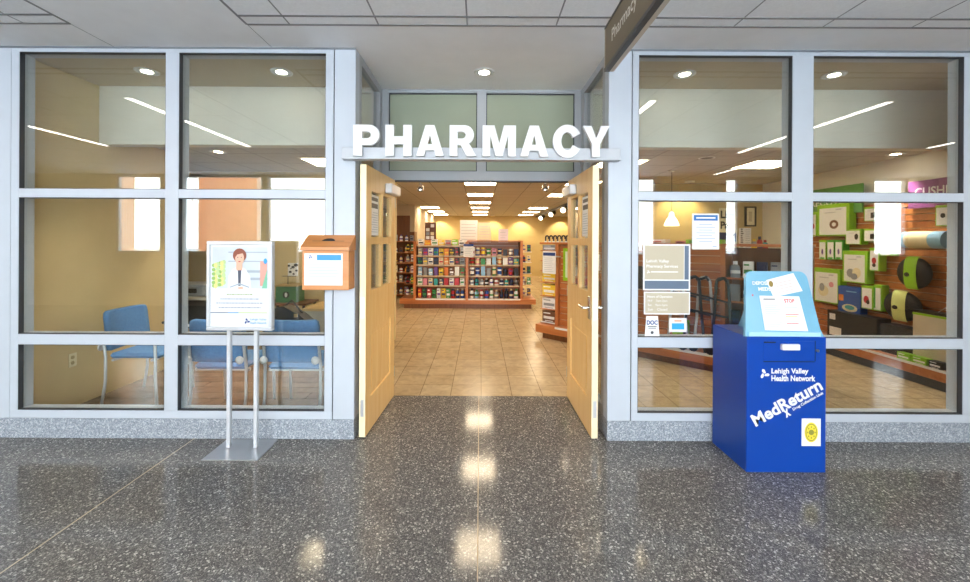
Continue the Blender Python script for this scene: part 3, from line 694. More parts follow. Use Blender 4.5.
# leaning pale blue header panel
hy0, hy1 = 2.70, 2.79; hz0, hz1 = kz, 1.335
up = Vector((0, hy1 - hy0, hz1 - hz0)); hl = up.length; up.normalize()
ho = Vector((0, hy0, hz0)); hp = (ho, Vector((1, 0, 0)), up)
pts = [(1.775, 0), (2.303, 0), (2.285, .05)] + [(2.255 - .055 + .055 * math.cos(t), hl - .06 + .06 * math.sin(t)) for t in [i * math.pi / 12 for i in range(1, 7)]] + [(1.83 + .045 + .045 * math.cos(t), hl - .05 + .05 * math.sin(t)) for t in [math.pi / 2 + i * math.pi / 12 for i in range(0, 7)]] + [(1.785, .05)]
hd = MB().poly(ho, (1, 0, 0), up, pts, .022).build('header_panel', M_LBLUE, kk)
MB().box(1.80, 2.28, ky0 + .002, ky0 + .02, kz, kz + .03, bev=.003).build('clear_pocket', mat('pale_acrylic', '#a9d3e6', .1), hd)
s = MB()
s.poly((1.95, 0, 0), (0, 1, 0), (0, 0, 1), [(2.74, kz), (3.05, kz), (2.86, 1.25), (2.80, 1.25)], -.20); s.build('prop', M_LBLUE, hd)
text('DEPOSIT', 1.870, 1.995, hl - .095, hl - .07, hp, M_LET, hd, ext=.001, bold=.03)
text('MEDS', 1.905, 1.99, hl - .135, hl - .11, hp, M_LET, hd, ext=.001, bold=.03)
s = MB(); s.poly(ho + Vector((0, -.001, 0)), (1, 0, 0), up, ell(1.86, hl - .165, .006, .006, 10), 0); s.build('print', M_RED, hd)
# two papers lying on the header
def paper(name, label, pts, cat='notice'):
    r = thing(name, label, cat, tuple(ho + Vector((2.04, -.01, .1))))
    MB().poly(ho + Vector((0, -.0025, 0)), (1, 0, 0), up, pts, .001).build('sheet', M_PAPER, r)
    return r
nt = paper('notice', 'double white instruction sheet headed STOP in red, on the blue drop box header', [(1.912, .042), (2.20, .037), (2.175, .268), (1.905, .272)])
hp2 = (ho + Vector((0, -.0025, 0)), Vector((1, 0, 0)), up)
text('STOP', 2.068, 2.138, .225, .25, hp2, M_RED, nt, 'heading', ext=.0006, bold=.03)
s = MB()
for k in range(11): s.poly(ho + Vector((0, -.0031, 0)), (1, 0, 0), up, [(1.928, .065 + k * .014), (2.008 + .015 * (k % 3), .065 + k * .014), (2.008 + .015 * (k % 3), .069 + k * .014), (1.928, .069 + k * .014)], 0, 0)
for k in range(9): s.poly(ho + Vector((0, -.0031, 0)), (1, 0, 0), up, [(2.063, .07 + k * .015), (2.133 + .01 * (k % 3), .07 + k * .015), (2.133 + .01 * (k % 3), .074 + k * .015), (2.063, .074 + k * .015)], 0, 2 if k == 4 else (1 if k % 4 == 1 else 0))
s.poly(ho + Vector((0, -.0031, 0)), (1, 0, 0), up, [(1.928, .245), (2.008, .245), (2.008, .252), (1.928, .252)], 0, 3)
s.poly(ho + Vector((0, -.0031, 0)), (1, 0, 0), up, [(2.047, .05), (2.049, .05), (2.049, .26), (2.047, .26)], 0, 0)
s.build('print', [M_GREYTXT, M_RED, M_YEL, M_DTXT], nt)
nt = paper('notice', 'tilted white slip with a gold seal overlapping the top of the STOP sheet', [(2.00, .262), (2.205, .305), (2.16, .428), (1.965, .378)])
s = MB(); s.poly(ho + Vector((0, -.0031, 0)), (1, 0, 0), up, ell(1.995, .352, .015, .021, 18), 0, 0)
for k in range(4): s.poly(ho + Vector((0, -.0031, 0)), (1, 0, 0), up, [(2.026 + k * .004, .352 - k * .02), (2.146 + k * .004, .379 - k * .02), (2.146 + k * .004, .383 - k * .02), (2.026 + k * .004, .356 - k * .02)], 0, 1)
s.build('print', [mat('gold_seal', '#8a7434', .4), mat('pink_print', '#e0b0a8', .6)], nt)

# ------------------------------------------------------------------ boards and stickers on the right window
yb_ = YS + .028
def B(x, y): return px(x, y, yb_)
def board(name, label, x0, x1, y0, y1, m, t=.006, cat='sign'):
    A_, Z1 = B(x0, y0); B_, Z0 = B(x1, y1)
    r = thing(name, label, cat, ((A_ + B_) / 2, yb_, Z0))
    MB().box(A_, B_, yb_ - t, yb_, Z0, Z1).build('panel', m, r)
    return r, A_, B_, Z0, Z1, ((0, yb_ - t, 0), (1, 0, 0), (0, 0, 1))
r, A_, B_, Z0, Z1, p = board('window_sign', 'tan board with a slate band naming the pharmacy services, on the right window', 643, 690, 244, 290.5, M_LET)
MB().box(A_ + .012, B_ - .05, p[0][1] - .001, p[0][1], Z0 + .085, Z1 - .012).build('tan_field', M_TANB, r)
MB().box(A_ + .012, B_ - .012, p[0][1] - .001, p[0][1], Z0 + .012, Z0 + .075).box(B_ - .045, B_ - .012, p[0][1] - .001, p[0][1], Z0 + .085, Z1 - .012).build('slate_band', M_SLATE, r)
text('Lehigh Valley', A_ + .025, A_ + .20, Z0 + .21, Z0 + .24, p, M_LET, r, ext=.0015, bold=.02)
text('Pharmacy Services', A_ + .025, A_ + .27, Z0 + .17, Z0 + .20, p, M_LET, r, ext=.0015, bold=.02)
MB().box(A_ + .06, A_ + .27, p[0][1] - .0018, p[0][1] - .001, Z0 + .14, Z0 + .148).build('print', M_LET, r)
flower((A_ + .04, Z0 + .143), .014, p, M_LET, r, ext=.0015)
r, A_, B_, Z0, Z1, p = board('window_sign', 'tan opening hours board directly under the pharmacy services board', 644, 690, 291.5, 314.5, M_LET)
MB().box(A_ + .01, B_ - .01, p[0][1] - .001, p[0][1], Z0 + .01, Z1 - .01).build('tan_field', M_TANB, r)
text('Hours of Operation', A_ + .025, A_ + .22, Z0 + .125, Z0 + .148, p, M_LET, r, ext=.0015, bold=.02)
for k, b_ in enumerate(('Sun    Closed', 'Sat    9am-1pm', 'M-F    7am-7pm')):
    text(b_, A_ + .03, A_ + .18, Z0 + .03 + k * .032, Z0 + .05 + k * .032, p, M_LET, r, ext=.0015)
r, A_, B_, Z0, Z1, p = board('notice', 'white notice with a blue heading on the right window beside the tan board', 692, 719, 213.5, 249.5, M_PAPER, .002, 'notice')
MB().box(A_ + .012, B_ - .012, p[0][1] - .0008, p[0][1], Z1 - .055, Z1 - .012).build('blue_heading', mat('heading_blue', '#2c6fb3', .5), r)
MB().box(A_ + .03, B_ - .03, p[0][1] - .0012, p[0][1] - .0008, Z1 - .040, Z1 - .028).build('heading_line', M_LET, r)
s = MB()
for k in range(7):
    h = .05 + .012 * ((k * 2) % 4); c = (A_ + B_) / 2; s.box(c - h, c + h, p[0][1] - .0006, p[0][1], Z0 + .06 + k * .022, Z0 + .065 + k * .022)
s.box(B_ - .05, B_ - .02, p[0][1] - .0006, p[0][1], Z0 + .02, Z0 + .027)
s.build('print', mat('faint_blue_print', '#a9b6d3', .6), r)
# white sticker with blue writing
A_, Z1 = B(645.5, 316); B_, Z0 = B(659.5, 337)
r = thing('sticker', 'small white flared sticker with navy letters in the lower left corner of the right window', 'sticker', ((A_ + B_) / 2, yb_, Z0))
w_ = B_ - A_; h_ = Z1 - Z0
MB().poly((A_, yb_ - .002, Z0), U, Wv, [(-.004, 0), (w_ + .004, 0), (w_ - .01, h_), (.01, h_)], .002).build('sheet', M_PAPER, r)
text('DOC', A_ + .012, B_ - .012, Z0 + .095, Z0 + .13, ((0, yb_ - .002, 0), U, Wv), M_NAVY, r, ext=.0006, bold=.04)
s = MB(); s.box(A_ + .02, B_ - .02, yb_ - .003, yb_ - .002, Z0 + .078, Z0 + .084); s.box(A_ + .025, B_ - .025, yb_ - .003, yb_ - .002, Z0 + .066, Z0 + .071)
s.poly((0, yb_ - .003, 0), U, Wv, ell((A_ + B_) / 2, Z0 + .035, .012, .012, 16), 0); s.build('print', M_DTXT, r)
r, A_, B_, Z0, Z1, p = board('sticker', 'small white sticker with a bright blue panel low on the right window', 669.5, 687, 318, 332, M_PAPER, .002, 'sticker')
MB().box(A_ + .02, B_ - .02, p[0][1] - .0008, p[0][1], Z0 + .02, Z1 - .04).build('blue_panel', mat('cyan_print', '#2fa3d8', .5), r)
MB().box(A_ + .04, B_ - .04, p[0][1] - .0008, p[0][1], Z1 - .028, Z1 - .016).build('print', mat('orange_print', '#e8a079', .5), r)

# ------------------------------------------------------------------ chairs
def chair_proto(label):
    """faces +y, origin on the floor under the seat centre"""
    r = thing('waiting_chair', label, 'chair', group='blue chairs behind the left windows')
    s = MB(); s.box(-.225, .225, -.22, .25, .425, .475, bev=.022); s.build('seat', M_FAB, r, False)
    n = 10; s = MB(); v = []
    prof = []
    for i in range(n + 1):
        a = -.225 + .45 * i / n; d = -.03 * (1 - (a / .225) ** 2)
        prof.append((a, d))
    for (zz, k) in ((.50, 1.0), (.55, 1.0), (.80, 1.0), (.845, .96), (.86, .86)):
        for side in (0, 1):
            for (a, d) in prof: v.append((a * k, -.235 - (zz - .5) * .12 + d + (0 if side == 0 else .045), zz))
    L = n + 1; fs = []
    for ri in range(4):
        b0 = ri * 2 * L; b1 = (ri + 1) * 2 * L
        for i in range(n):
            fs.append((b0 + i, b0 + i + 1, b1 + i + 1, b1 + i)); fs.append((b0 + L + i + 1, b0 + L + i, b1 + L + i, b1 + L + i + 1))
        fs.append((b0 + L, b0, b1, b1 + L)); fs.append((b0 + L - 1, b0 + 2 * L - 1, b1 + 2 * L - 1, b1 + L - 1))
    for i in range(n): fs.append((i + 1, i, L + i, L + i + 1)); fs.append((8 * L + i, 8 * L + i + 1, 9 * L + i + 1, 9 * L + i))
    s.add(v, fs, 0, True); s.build('backrest', M_FAB, r, False)
    for sx_ in (-1, 1):
        s = MB(); s.tube([(sx_ * .235, -.27, 0), (sx_ * .235, -.235, .22), (sx_ * .235, -.235, .45), (sx_ * .232, -.262, .62), (sx_ * .23, -.27, .66)], .0125); s.build('leg', M_SILVER, r, False)
        s = MB(); s.tube([(sx_ * .235, .24, 0), (sx_ * .235, .225, .25), (sx_ * .235, .225, .44), (sx_ * .235, .215, .62), (sx_ * .235, .16, .655), (sx_ * .235, -.05, .66)], .0125); s.build('leg', M_SILVER, r, False)
        s = MB(); s.box(sx_ * .235 - .022, sx_ * .235 + .022, -.08, .18, .655, .68, bev=.008); s.build('armrest', M_DARK, r, False)
        s = MB(); s.lathe((sx_ * .215, -.288, .53), [(.03, 0), (.035, -.01), (.012, -.014)], 14, 0, 'Y'); s.build('bracket', M_LET, r, False)
    s = MB(); s.box(-.235, .235, -.18, -.16, .405, .425); s.box(-.235, .235, .18, .2, .405, .425); s.build('seat_rail', M_SILVER, r, False)
    return r
c1 = chair_proto('blue waiting chair seen from the side against the tan wall in the far left window'); c1.location = (-3.21, 3.96, 0); c1.rotation_euler = (0, 0, math.radians(-90))
c2 = copy_tree(c1); c2.location = (-2.21, 3.66, 0); c2.rotation_euler = (0, 0, 0); c2['label'] = 'blue waiting chair with its back to the glass, left of the poster stand posts'
c3 = copy_tree(c1); c3.location = (-1.58, 3.66, 0); c3.rotation_euler = (0, 0, 0); c3['label'] = 'blue waiting chair backing onto the glass, under the wooden comment box'
bg_ = thing('handbag', 'black bag with a tan clasp lying on the blue chair under the wooden box', 'bag', (-1.66, 3.72, .475))
MB().poly((-1.86, 3.62, .475), (1, 0, 0), (0, 0, 1), [(0, 0), (.32, 0), (.34, .30), (.25, .38), (.10, .46), (.02, .44)], .14).build('body', M_BLACK, bg_)
MB().tube([(-1.80, 3.7, .91), (-1.72, 3.7, .98), (-1.62, 3.7, .86)], .008).build('handle', M_BLACK, bg_)
MB().box(-1.66, -1.63, 3.61, 3.625, .84, .87).build('clasp', mat('tan_leather', '#c09a5c', .5), bg_)
# things in that room
r = thing('wall_outlet', 'cream electrical outlet low on the tan wall in the far left window', 'outlet', (-3.70, 3.8, .45))
X = -3.7; Y1 = 3.7 * F / (480 - 69); Y2 = 3.7 * F / (480 - 76); z1_ = CZ - (356.5 - 240) * Y1 / F; z0_ = CZ - (370 - 240) * Y1 / F
MB().box(X, X + .006, Y1, Y2 + .01, z0_, z1_, bev=.002).build('cover_plate', M_CREAM, r)
zm = (z0_ + z1_) / 2; ym = (Y1 + Y2) / 2
for dz in (-.025, .025): MB().lathe((X + .006, ym, zm + dz), [(.016, 0), (.016, .003)], 14, 0, 'X').build('socket', mat('dark_cream', '#b5a77c', .5), r)
r = thing('desk', 'pale desk at the back of the room behind the left windows', 'desk', (-4.2, 5.7, 0))
MB().box(-5.2, -3.35, 5.35, 6.15, .72, .75, bev=.004).build('desktop', mat('laminate', '#c8c2b4', .4), r)
MB().box(-3.42, -3.38, 5.45, 6.1, 0, .72).build('leg', M_DARK, r); MB().box(-5.15, -5.11, 5.45, 6.1, 0, .72).build('leg', M_DARK, r); MB().box(-5.11, -3.42, 6.05, 6.08, .2, .72).build('modesty_panel', M_DARK, r)
r = thing('printer', 'grey and black office machine on the pale desk', 'printer', (-4.0, 5.7, .75))
MB().box(-4.3, -3.75, 5.5, 5.9, .75, .90, bev=.02).build('body', mat('machine_grey', '#a7adb3', .4), r)
MB().box(-4.2, -3.85, 5.48, 5.5, .80, .86).build('slot', M_BLACK, r); MB().box(-4.28, -3.77, 5.52, 5.88, .90, .915).build('lid', M_LET, r)
r = tag(MB().box(-3.68, -3.5, 5.6, 5.85, .75, .93, bev=.01).build('storage_box', M_DARK), 'small dark box on the desk at the right of the office machine', 'box')
r = thing('cabinet', 'low grey cabinet with a tan top behind the wooden comment box', 'cabinet', (-1.85, 5.2, 0))
MB().box(-2.15, -1.45, 4.95, 5.5, 0, .66, bev=.004).build('body', mat('cabinet_grey', '#a9a697', .5), r)
MB().box(-2.17, -1.44, 4.93, 5.52, .66, .69, bev=.004).build('top', mat('tan_top', '#c9ab72', .4), r)
for z in (.36, .04): MB().box(-2.12, -1.48, 4.935, 4.95, z, z + .29, bev=.003).build('drawer', mat('cabinet_grey2', '#b3b0a1', .5), r)
r = thing('side_table', 'small dark table behind the blue chairs carrying the green box', 'table', (-2.77, 5.95, 0))
MB().box(-3.1, -2.45, 5.7, 6.15, .60, .63).build('tabletop', M_DARKWOOD, r)
for x in (-3.07, -2.51):
    for y in (5.72, 6.1): MB().box(x, x + .03, y, y + .03, 0, .60).build('leg', M_DARK, r)
r = thing('recycling_box', 'green box with a tan lid behind the blue chairs', 'box', (-2.77, 5.9, .63))
MB().box(-2.92, -2.62, 5.78, 6.05, .63, .86, bev=.006).build('body', mat('box_green', '#3f8050', .5), r); MB().box(-2.94, -2.60, 5.76, 6.07, .86, .88, bev=.004).build('lid', mat('lid_tan', '#b7a06e', .5), r)
s = MB(); s.poly((-2.77, 5.779, .74), U, Wv, ell(0, 0, .05, .05, 16), 0, 0); s.poly((-2.77, 5.778, .74), U, Wv, ell(.0, .0, .02, .035, 12), 0, 1); s.build('emblem', [M_BLACK, M_PAPER], r)
r = thing('card_stand', 'black and white spotted card on a thin stand on the green box', 'sign', (-2.77, 5.9, .88))
MB().cyl((-2.80, 5.9, .88), (-2.80, 5.9, 1.0), .005).box(-2.88, -2.68, 5.88, 5.92, .995, 1.003).build('stand', M_DARK, r)
cd_ = MB().box(-2.80, -2.66, 5.895, 5.905, 1.003, 1.19).build('card', M_PAPER, r)
s = MB()
for (a, b_, rr) in ((-.01, .15, .02), (.05, .13, .025), (.09, .16, .03), (.10, .08, .02), (.01, .06, .022), (.06, .03, .018), (.02, .11, .012)): s.poly((-2.785, 5.8945, 1.0), U, Wv, ell(a + .01, b_, rr, rr * .8, 12), 0)
s.build('spots', M_BLACK, cd_)

# ------------------------------------------------------------------ generic products
PC = {'white': '#ececec', 'red': '#b3202a', 'blue': '#2450a0', 'green': '#2e8b46', 'yellow': '#e8c531', 'black': '#1d1d22', 'orange': '#d97a2c', 'purple': '#6b4a93', 'teal': '#2f9aa0', 'grey': '#8d9096', 'brown': '#6b4630', 'pink': '#d98a9c', 'cream': '#e2d5b0', 'lime green': '#86c62a', 'navy': '#1f2c57', 'light blue': '#8dbde0'}
PM = {k: mat('pack_' + k.replace(' ', '_'), v, .4) for k, v in PC.items()}
PROTO = {}
def product(kind, colr, w_, d_, h_, loc, label, group, cat=None, rotz=0.0, band=None, parent=None):
    band = band or (random.choice(['white', 'cream', 'black', 'navy', 'red', 'yellow', 'green']) if colr not in ('white', 'cream') else random.choice(['blue', 'red', 'navy', 'green', 'black', 'purple']))
    if band == colr: band = 'white'
    key = (kind, colr, band)
    if key not in PROTO:
        s = MB()
        if kind == 'box':
            s.box(-.5, .5, -.5, .5, 0, 1, 0); s.box(-.40, .40, -.515, -.5, .28, .52, 1); s.box(-.42, .1, -.515, -.5, .75, .85, 1); s.box(-.3, .3, -.515, -.5, .08, .13, 1)
        elif kind == 'bottle':
            s.lathe((0, 0, 0), [(.48, 0), (.5, .03), (.5, .62), (.40, .74), (.2, .80)], 14, 0); s.lathe((0, 0, 0), [(.505, .25), (.505, .45)], 14, 1); s.lathe((0, 0, 0), [(.24, .8), (.24, 1.0)], 12, 1)
        elif kind == 'tub':
            s.lathe((0, 0, 0), [(.47, 0), (.5, .04), (.5, .74), (.47, .78)], 16, 0); s.lathe((0, 0, 0), [(.505, .18), (.505, .6)], 16, 1); s.lathe((0, 0, 0), [(.53, .78), (.53, 1.0)], 16, 1)
        elif kind == 'packet':
            s.poly((-.5, -.5, 0), (1, 0, 0), (0, 0, 1), [(0, 0), (1, 0), (.96, .5), (1, 1), (0, 1), (.04, .5)], -.0); s.box(-.48, .48, -.3, .3, .03, .9, 0); s.box(-.5, .5, -.06, .06, .9, 1.0, 0); s.box(-.36, .36, -.33, -.3, .35, .7, 1)
        me = bpy.data.meshes.new(kind); me.from_pydata([tuple(p) for p in s.v], [], s.f); me.materials.append(PM[colr]); me.materials.append(PM[band])
        for p, mi, sm in zip(me.polygons, s.mi, s.sm): p.material_index = mi; p.use_smooth = sm
        PROTO[key] = me
    nm = {'box': 'product_box', 'bottle': 'bottle', 'tub': 'tub', 'packet': 'packet'}[kind]
    o = bpy.data.objects.new(nm, PROTO[key]); COL.objects.link(o); o.location = loc; o.scale = (w_, d_, h_); o.rotation_euler = (0, 0, rotz)
    return tag(o, label, cat or {'box': 'box', 'bottle': 'bottle', 'tub': 'tub', 'packet': 'packet'}[kind], group)
kindname = {'box': 'box', 'bottle': 'bottle', 'tub': 'tub', 'packet': 'packet'}

# ------------------------------------------------------------------ front gondola
GY = 9.08
gd = thing('display_shelf', 'long cherry wood display shelf full of small products facing the entrance', 'shelf', (-.26, GY + .3, 0))
MB().box(-1.70, 1.16, GY, GY + 1.0, 0, .10).build('plinth', M_DARKWOOD, gd)
MB().box(-1.80, 1.26, GY - .02, GY + 1.05, .10, .215, bev=.004).build('base_deck', M_CHERRY, gd)
for x in (-1.47, -.29, .94): MB().box(x - .03, x + .03, GY + .03, GY + .42, .215, 1.50).build('upright', M_CHERRYV, gd)
def slats(s, x0, x1, y0, y1, z0, z1, n):
    h = (z1 - z0) / n
    for i in range(n): s.box(x0, x1, y0, y1, z0 + i * h + .006, z0 + (i + 1) * h - .006)
s = MB(); slats(s, -1.44, -.32, GY + .40, GY + .43, .215, 1.46, 14); slats(s, -.26, .91, GY + .40, GY + .43, .215, 1.50, 14)
s.build('slat_back', M_CHERRY, gd); MB().box(-1.47, .94, GY + .43, GY + .45, .215, 1.46).build('backing', M_INS, gd)
MB().box(-.29, .97, GY + .02, GY + .45, 1.50, 1.53).build('top_cap', M_CHERRY, gd)
shz = [.215, .51, .73, .98, 1.185, 1.415]
for (xa, xb) in ((-1.44, -.32), (-.26, .91)):
    for i, z in enumerate(shz):
        if i == 0: MB().box(xa, xb, GY - .022, GY - .018, .19, .225).build('price_strip', M_PAPER, gd); continue
        if i == 5 and xa > -1: continue
        sh = MB().box(xa, xb, GY + .08, GY + .40, z - .018, z).build('shelf', M_CHERRY, gd)
        MB().box(xa, xb, GY + .072, GY + .08, z - .028, z + .002).build('price_strip', mat('tan_strip', '#c9b193', .5), sh)
cols = list(PC)
rowpal = [['red', 'black', 'red', 'green', 'white', 'yellow', 'green', 'red', 'blue', 'blue'], ['white', 'pink', 'cream', 'teal', 'navy', 'red', 'white', 'red', 'white'], ['light blue', 'grey', 'light blue', 'purple', 'yellow', 'orange', 'brown', 'white', 'green'], ['navy', 'grey', 'white', 'navy', 'cream', 'orange', 'cream', 'black', 'grey'], ['grey', 'purple', 'white', 'blue', 'yellow', 'orange', 'black', 'black', 'white'], ['white', 'orange', 'white', 'yellow', 'grey', 'lime green', 'white']]
rowpal2 = [['white', 'light blue', 'white', 'blue', 'white', 'grey', 'black', 'black', 'navy', 'white'], ['white', 'teal', 'grey', 'black', 'white', 'white', 'navy', 'teal', 'navy', 'grey'], ['navy', 'white', 'light blue', 'grey', 'green', 'white', 'navy', 'purple', 'black'], ['green', 'pink', 'green', 'white', 'light blue', 'orange', 'white', 'purple', 'teal'], ['white', 'blue', 'purple', 'white', 'pink', 'cream', 'black', 'navy', 'navy']]
nth = ['first', 'second', 'third', 'fourth', 'fifth', 'sixth', 'seventh', 'eighth', 'ninth', 'tenth', 'eleventh', 'twelfth']
shn = ['bottom', 'second lowest', 'third lowest', 'third highest', 'second highest', 'top']
for half, xa, xb, pal in (('left', -1.42, -.34, rowpal), ('right', -.24, .89, rowpal2)):
    for i, rw_ in enumerate(pal):
        n = len(rw_); stp = (xb - xa) / n
        for k, c in enumerate(rw_):
            gap = (shz[i + 1] if i < 5 else 1.6) - shz[i]
            if half == 'left': kd = 'bottle' if (i == 0 and k > 6) else ('packet' if i in (1, 2) and k % 2 else 'box')
            else: kd = 'bottle' if i in (0, 1) else random.choice(['packet', 'box', 'tub'])
            h = min(gap * random.uniform(.62, .84), .22); w_ = stp * random.uniform(.72, .92)
            if kd in ('bottle', 'tub'): w_ = min(w_, .095)
            product(kd, c, w_, min(.1, w_) if kd != 'box' else .07, h, (xa + stp * (k + .5), GY + .15, shz[i]), '%s %s, %s shelf of the front display, %s half, %s from left' % (c, kindname[kd], shn[i], half, nth[k]), 'products on the front display shelf')
            if random.random() < .6:
                pass
# end caps of the gondola
for side, x0, x1 in (('left', -1.78, -1.50), ('right', .97, 1.22)):
    e = thing('end_shelf', 'narrow set of shelves on the %s end of the front display' % side, 'shelf', ((x0 + x1) / 2, GY + .5, .215))
    xo = x1 if side == 'left' else x0
    MB().box(xo - .012, xo + .012, GY + .45, GY + 1.0, .215, 1.45).build('side_panel', M_CHERRYV, e)
    for j, z in enumerate((.235, .50, .76, 1.02, 1.27)):
        if j: MB().box(x0, x1, GY + .46, GY + .98, z - .015, z).build('shelf', M_PAPER if side == 'right' else M_CHERRY, e)
        for k in range(2):
            c = random.choice(['black', 'brown', 'grey', 'white', 'navy', 'green', 'cream'] if side == 'right' else ['brown', 'green', 'white', 'grey', 'black'])
            product('box' if k else 'bottle', c, .08, .08, .16, (x0 + .07 + k * .12, GY + .52, z), '%s %s, %s end shelves of the front display, %s tier, %s' % (c, 'box' if k else 'bottle', side, nth[j], 'inner' if (k == 1) == (side == 'left') else 'outer'), 'products on the end shelves')
# signs standing on the display
def stand_sign(x0, x1, y0, y1, Y, label, m=M_PAPER, lines=6):
    a, zt_ = px(x0, y0, Y); b_, zb_ = px(x1, y1, Y)
    r = thing('placard', label, 'sign', ((a + b_) / 2, Y, zb_))
    MB().box(a, b_, Y, Y + .008, zb_, zt_).build('panel', m, r)
    s = MB(); h = zt_ - zb_
    for k in range(lines): s.box(a + .03, b_ - .03 - .03 * (k % 2), Y - .002, Y, zb_ + h * (.12 + .8 * k / lines), zb_ + h * (.12 + .8 * k / lines) + .012)
    s.build('print', M_GREYTXT, r)
    return r, a, b_, zb_, zt_
stand_sign(460, 477.5, 220, 242.3, GY + .3, 'tall white placard standing on top of the front display')
stand_sign(478, 491, 222.5, 242.3, GY + .32, 'cream translucent placard just right of the tallest white placard', mat('cream_card', '#ddd3b4', .5))
stand_sign(498.5, 508, 229, 242.3, GY + .3, 'small lilac-white placard at the right of the display top', mat('lilac_card', '#dcd3e0', .5), 4)
r, a, b_, zb_, zt_ = stand_sign(463.5, 473.5, 244, 257, GY + .0, 'small white sign with a dark blue heading clipped on the centre post of the display')
MB().box(a, b_, GY - .003, GY, zt_ - .05, zt_).build('heading', M_NAVY, r)
MB().box((a + b_) / 2 - .01, (a + b_) / 2 + .01, GY + .005, GY + .04, zb_ + .1, zb_ + .13).build('clip', M_STEEL, r)
# spinner rack on the top
a, zt_ = px(425, 222.5, GY + .7); b_, _ = px(436, 222.5, GY + .7)
r = thing('spinner_rack', 'small dark rack of packets standing behind the left half of the display', 'rack', ((a + b_) / 2, GY + .7, .215))
MB().box(a, b_, GY + .68, GY + .72, .215, zt_, bev=.005).build('frame', M_DARKWOOD, r)
for j in range(5):
    z = 1.46 + j * .095
    for k in range(2): MB().box(a + .03 + k * .11, a + .11 + k * .11, GY + .655, GY + .68, z, z + .075).build('packet', PM[random.choice(['white', 'grey', 'cream', 'brown'])], r)
# left shelves and stock in the distance
ls = thing('wall_shelf', 'dark shelving with bottles at the far left inside the entrance', 'shelf', (-2.1, 10.8, 0))
MB().box(-2.45, -1.72, 11.0, 11.03, 0, 1.75).build('back_panel', M_DARKWOOD, ls)
for x in (-2.45, -1.74): MB().box(x, x + .02, 10.6, 11.0, 0, 1.75).build('upright', M_DARKWOOD, ls)
for j, z in enumerate((.1, .42, .68, .93, 1.2, 1.5)):
    MB().box(-2.43, -1.74, 10.6, 11.0, z - .02, z).build('shelf', M_CHERRY, ls)
    for k in range(5):
        c = random.choice(['cream', 'white', 'orange', 'brown', 'white', 'grey']); kd = 'bottle' if (j + k) % 3 else 'box'
        product(kd, c, .08, .08, random.uniform(.13, .2), (-2.36 + k * .14, 10.68, z), '%s %s on the far left shelving, %s shelf up, %s along' % (c, kd, nth[j], nth[k]), 'products on the far left shelving')

# ------------------------------------------------------------------ diagonal gondola on the right
TH = math.atan2(-.681, .733)
dg_ = thing('display_shelf', 'diagonal cherry slatwall display running from the right door to behind the window boards', 'shelf', (1.0, 6.4, 0), TH)
LG = 3.3
MB().box(0, LG, 0, .9, 0, .09).build('plinth', M_DARKWOOD, dg_, False)
MB().box(-.1, LG, -.06, .95, .09, .215, bev=.004).build('base_deck', M_CHERRY, dg_, False)
MB().box(.26, 2.42, -.064, -.06, .185, .218).build('price_strip', M_PAPER, dg_, False)
for x in (.20, 2.46, 3.24): MB().box(x, x + .05, .04, .45, .215, 1.48).build('upright', M_CHERRYV, dg_, False)
s = MB(); slats(s, .25, 2.46, .10, .13, .215, 1.46, 13); s.build('slat_panel', M_CHERRY, dg_, False)
MB().box(.25, 3.24, .40, .43, .215, 1.46).build('back_panel', M_DARKWOOD, dg_, False)
MB().box(-.08, LG, .02, .47, 1.48, 1.51).build('top_cap', M_CHERRY, dg_, False)
MB().box(.25, 2.46, .13, .135, .215, 1.46).build('backing', M_INS, dg_, False)
T4 = Matrix.Translation((1.0, 6.4, 0)) @ Matrix.Rotation(TH, 4, 'Z')
def loc4(x, y, z): v = T4 @ Vector((x, y, z)); return (v.x, v.y, v.z)
for z in (.55, .85, 1.12):
    MB().box(2.51, 3.24, .03, .40, z - .018, z).build('shelf', M_CHERRY, dg_, False)
k4 = 0
for j, z in enumerate((.215, .55, .85, 1.12)):
    for k in range(5):
        c = random.choice(['white', 'black', 'grey', 'white', 'navy']); kd = ['packet', 'box', 'packet', 'bottle', 'box'][(j + k) % 5]
        product(kd, c, .10, .06, .19, loc4(2.60 + k * .13, .10, z), '%s %s in the wooden bay right of the walkers, %s shelf, %s along' % (c, kd, nth[j], nth[k]), 'products in the wooden bay', rotz=TH)
# end shelves of the diagonal display, seen beside the right door
for j, z in enumerate((.24, .45, .66, .88, 1.06, 1.22, 1.38)):
    sh = MB().box(-.09, .20, .06, .80, z - .012, z).build('shelf', M_PAPER if j == 0 else M_CHERRY, dg_, False)
    c = ['brown', 'white', 'yellow', 'yellow', 'black', 'black', 'grey'][j]
    hh = (.15, .15, .15, .11, .10, .10, .075)[j]
    product('box', c, .25, .2, hh * 1.15, loc4(.05, .20, z), '%s front box on the end shelves by the right door, %s tier' % (c, nth[j]), 'boxes on the end shelves by the right door', rotz=TH, band='white' if c != 'white' else 'grey')
    product('box', 'black' if j % 2 else 'red', .25, .26, hh * 1.05, loc4(.04, .5, z), '%s rear box on the end shelves by the right door, %s tier' % ('black' if j % 2 else 'red', nth[j]), 'boxes on the end shelves by the right door', rotz=TH)
r = thing('placard', 'white sheet with dark blue heading on the diagonal display near the right door', 'sign', loc4(.10, -.01, 1.0), TH)
MB().box(-.10, .14, 0, .004, .02, .37).build('sheet', M_PAPER, r, False); MB().box(-.09, .13, -.001, 0, .30, .35).build('heading', M_NAVY, r, False)
MB().cyl((.02, .004, .3), (.02, .03, .3), .01).box(.0, .2, .004, .05, .28, .3).build('clip', M_STEEL, r, False)
s = MB()
for k in range(8): s.box(-.07, .10 - .02 * (k % 2), -.001, 0, .05 + k * .03, .057 + k * .03)
s.build('print', M_GREYTXT, r, False)
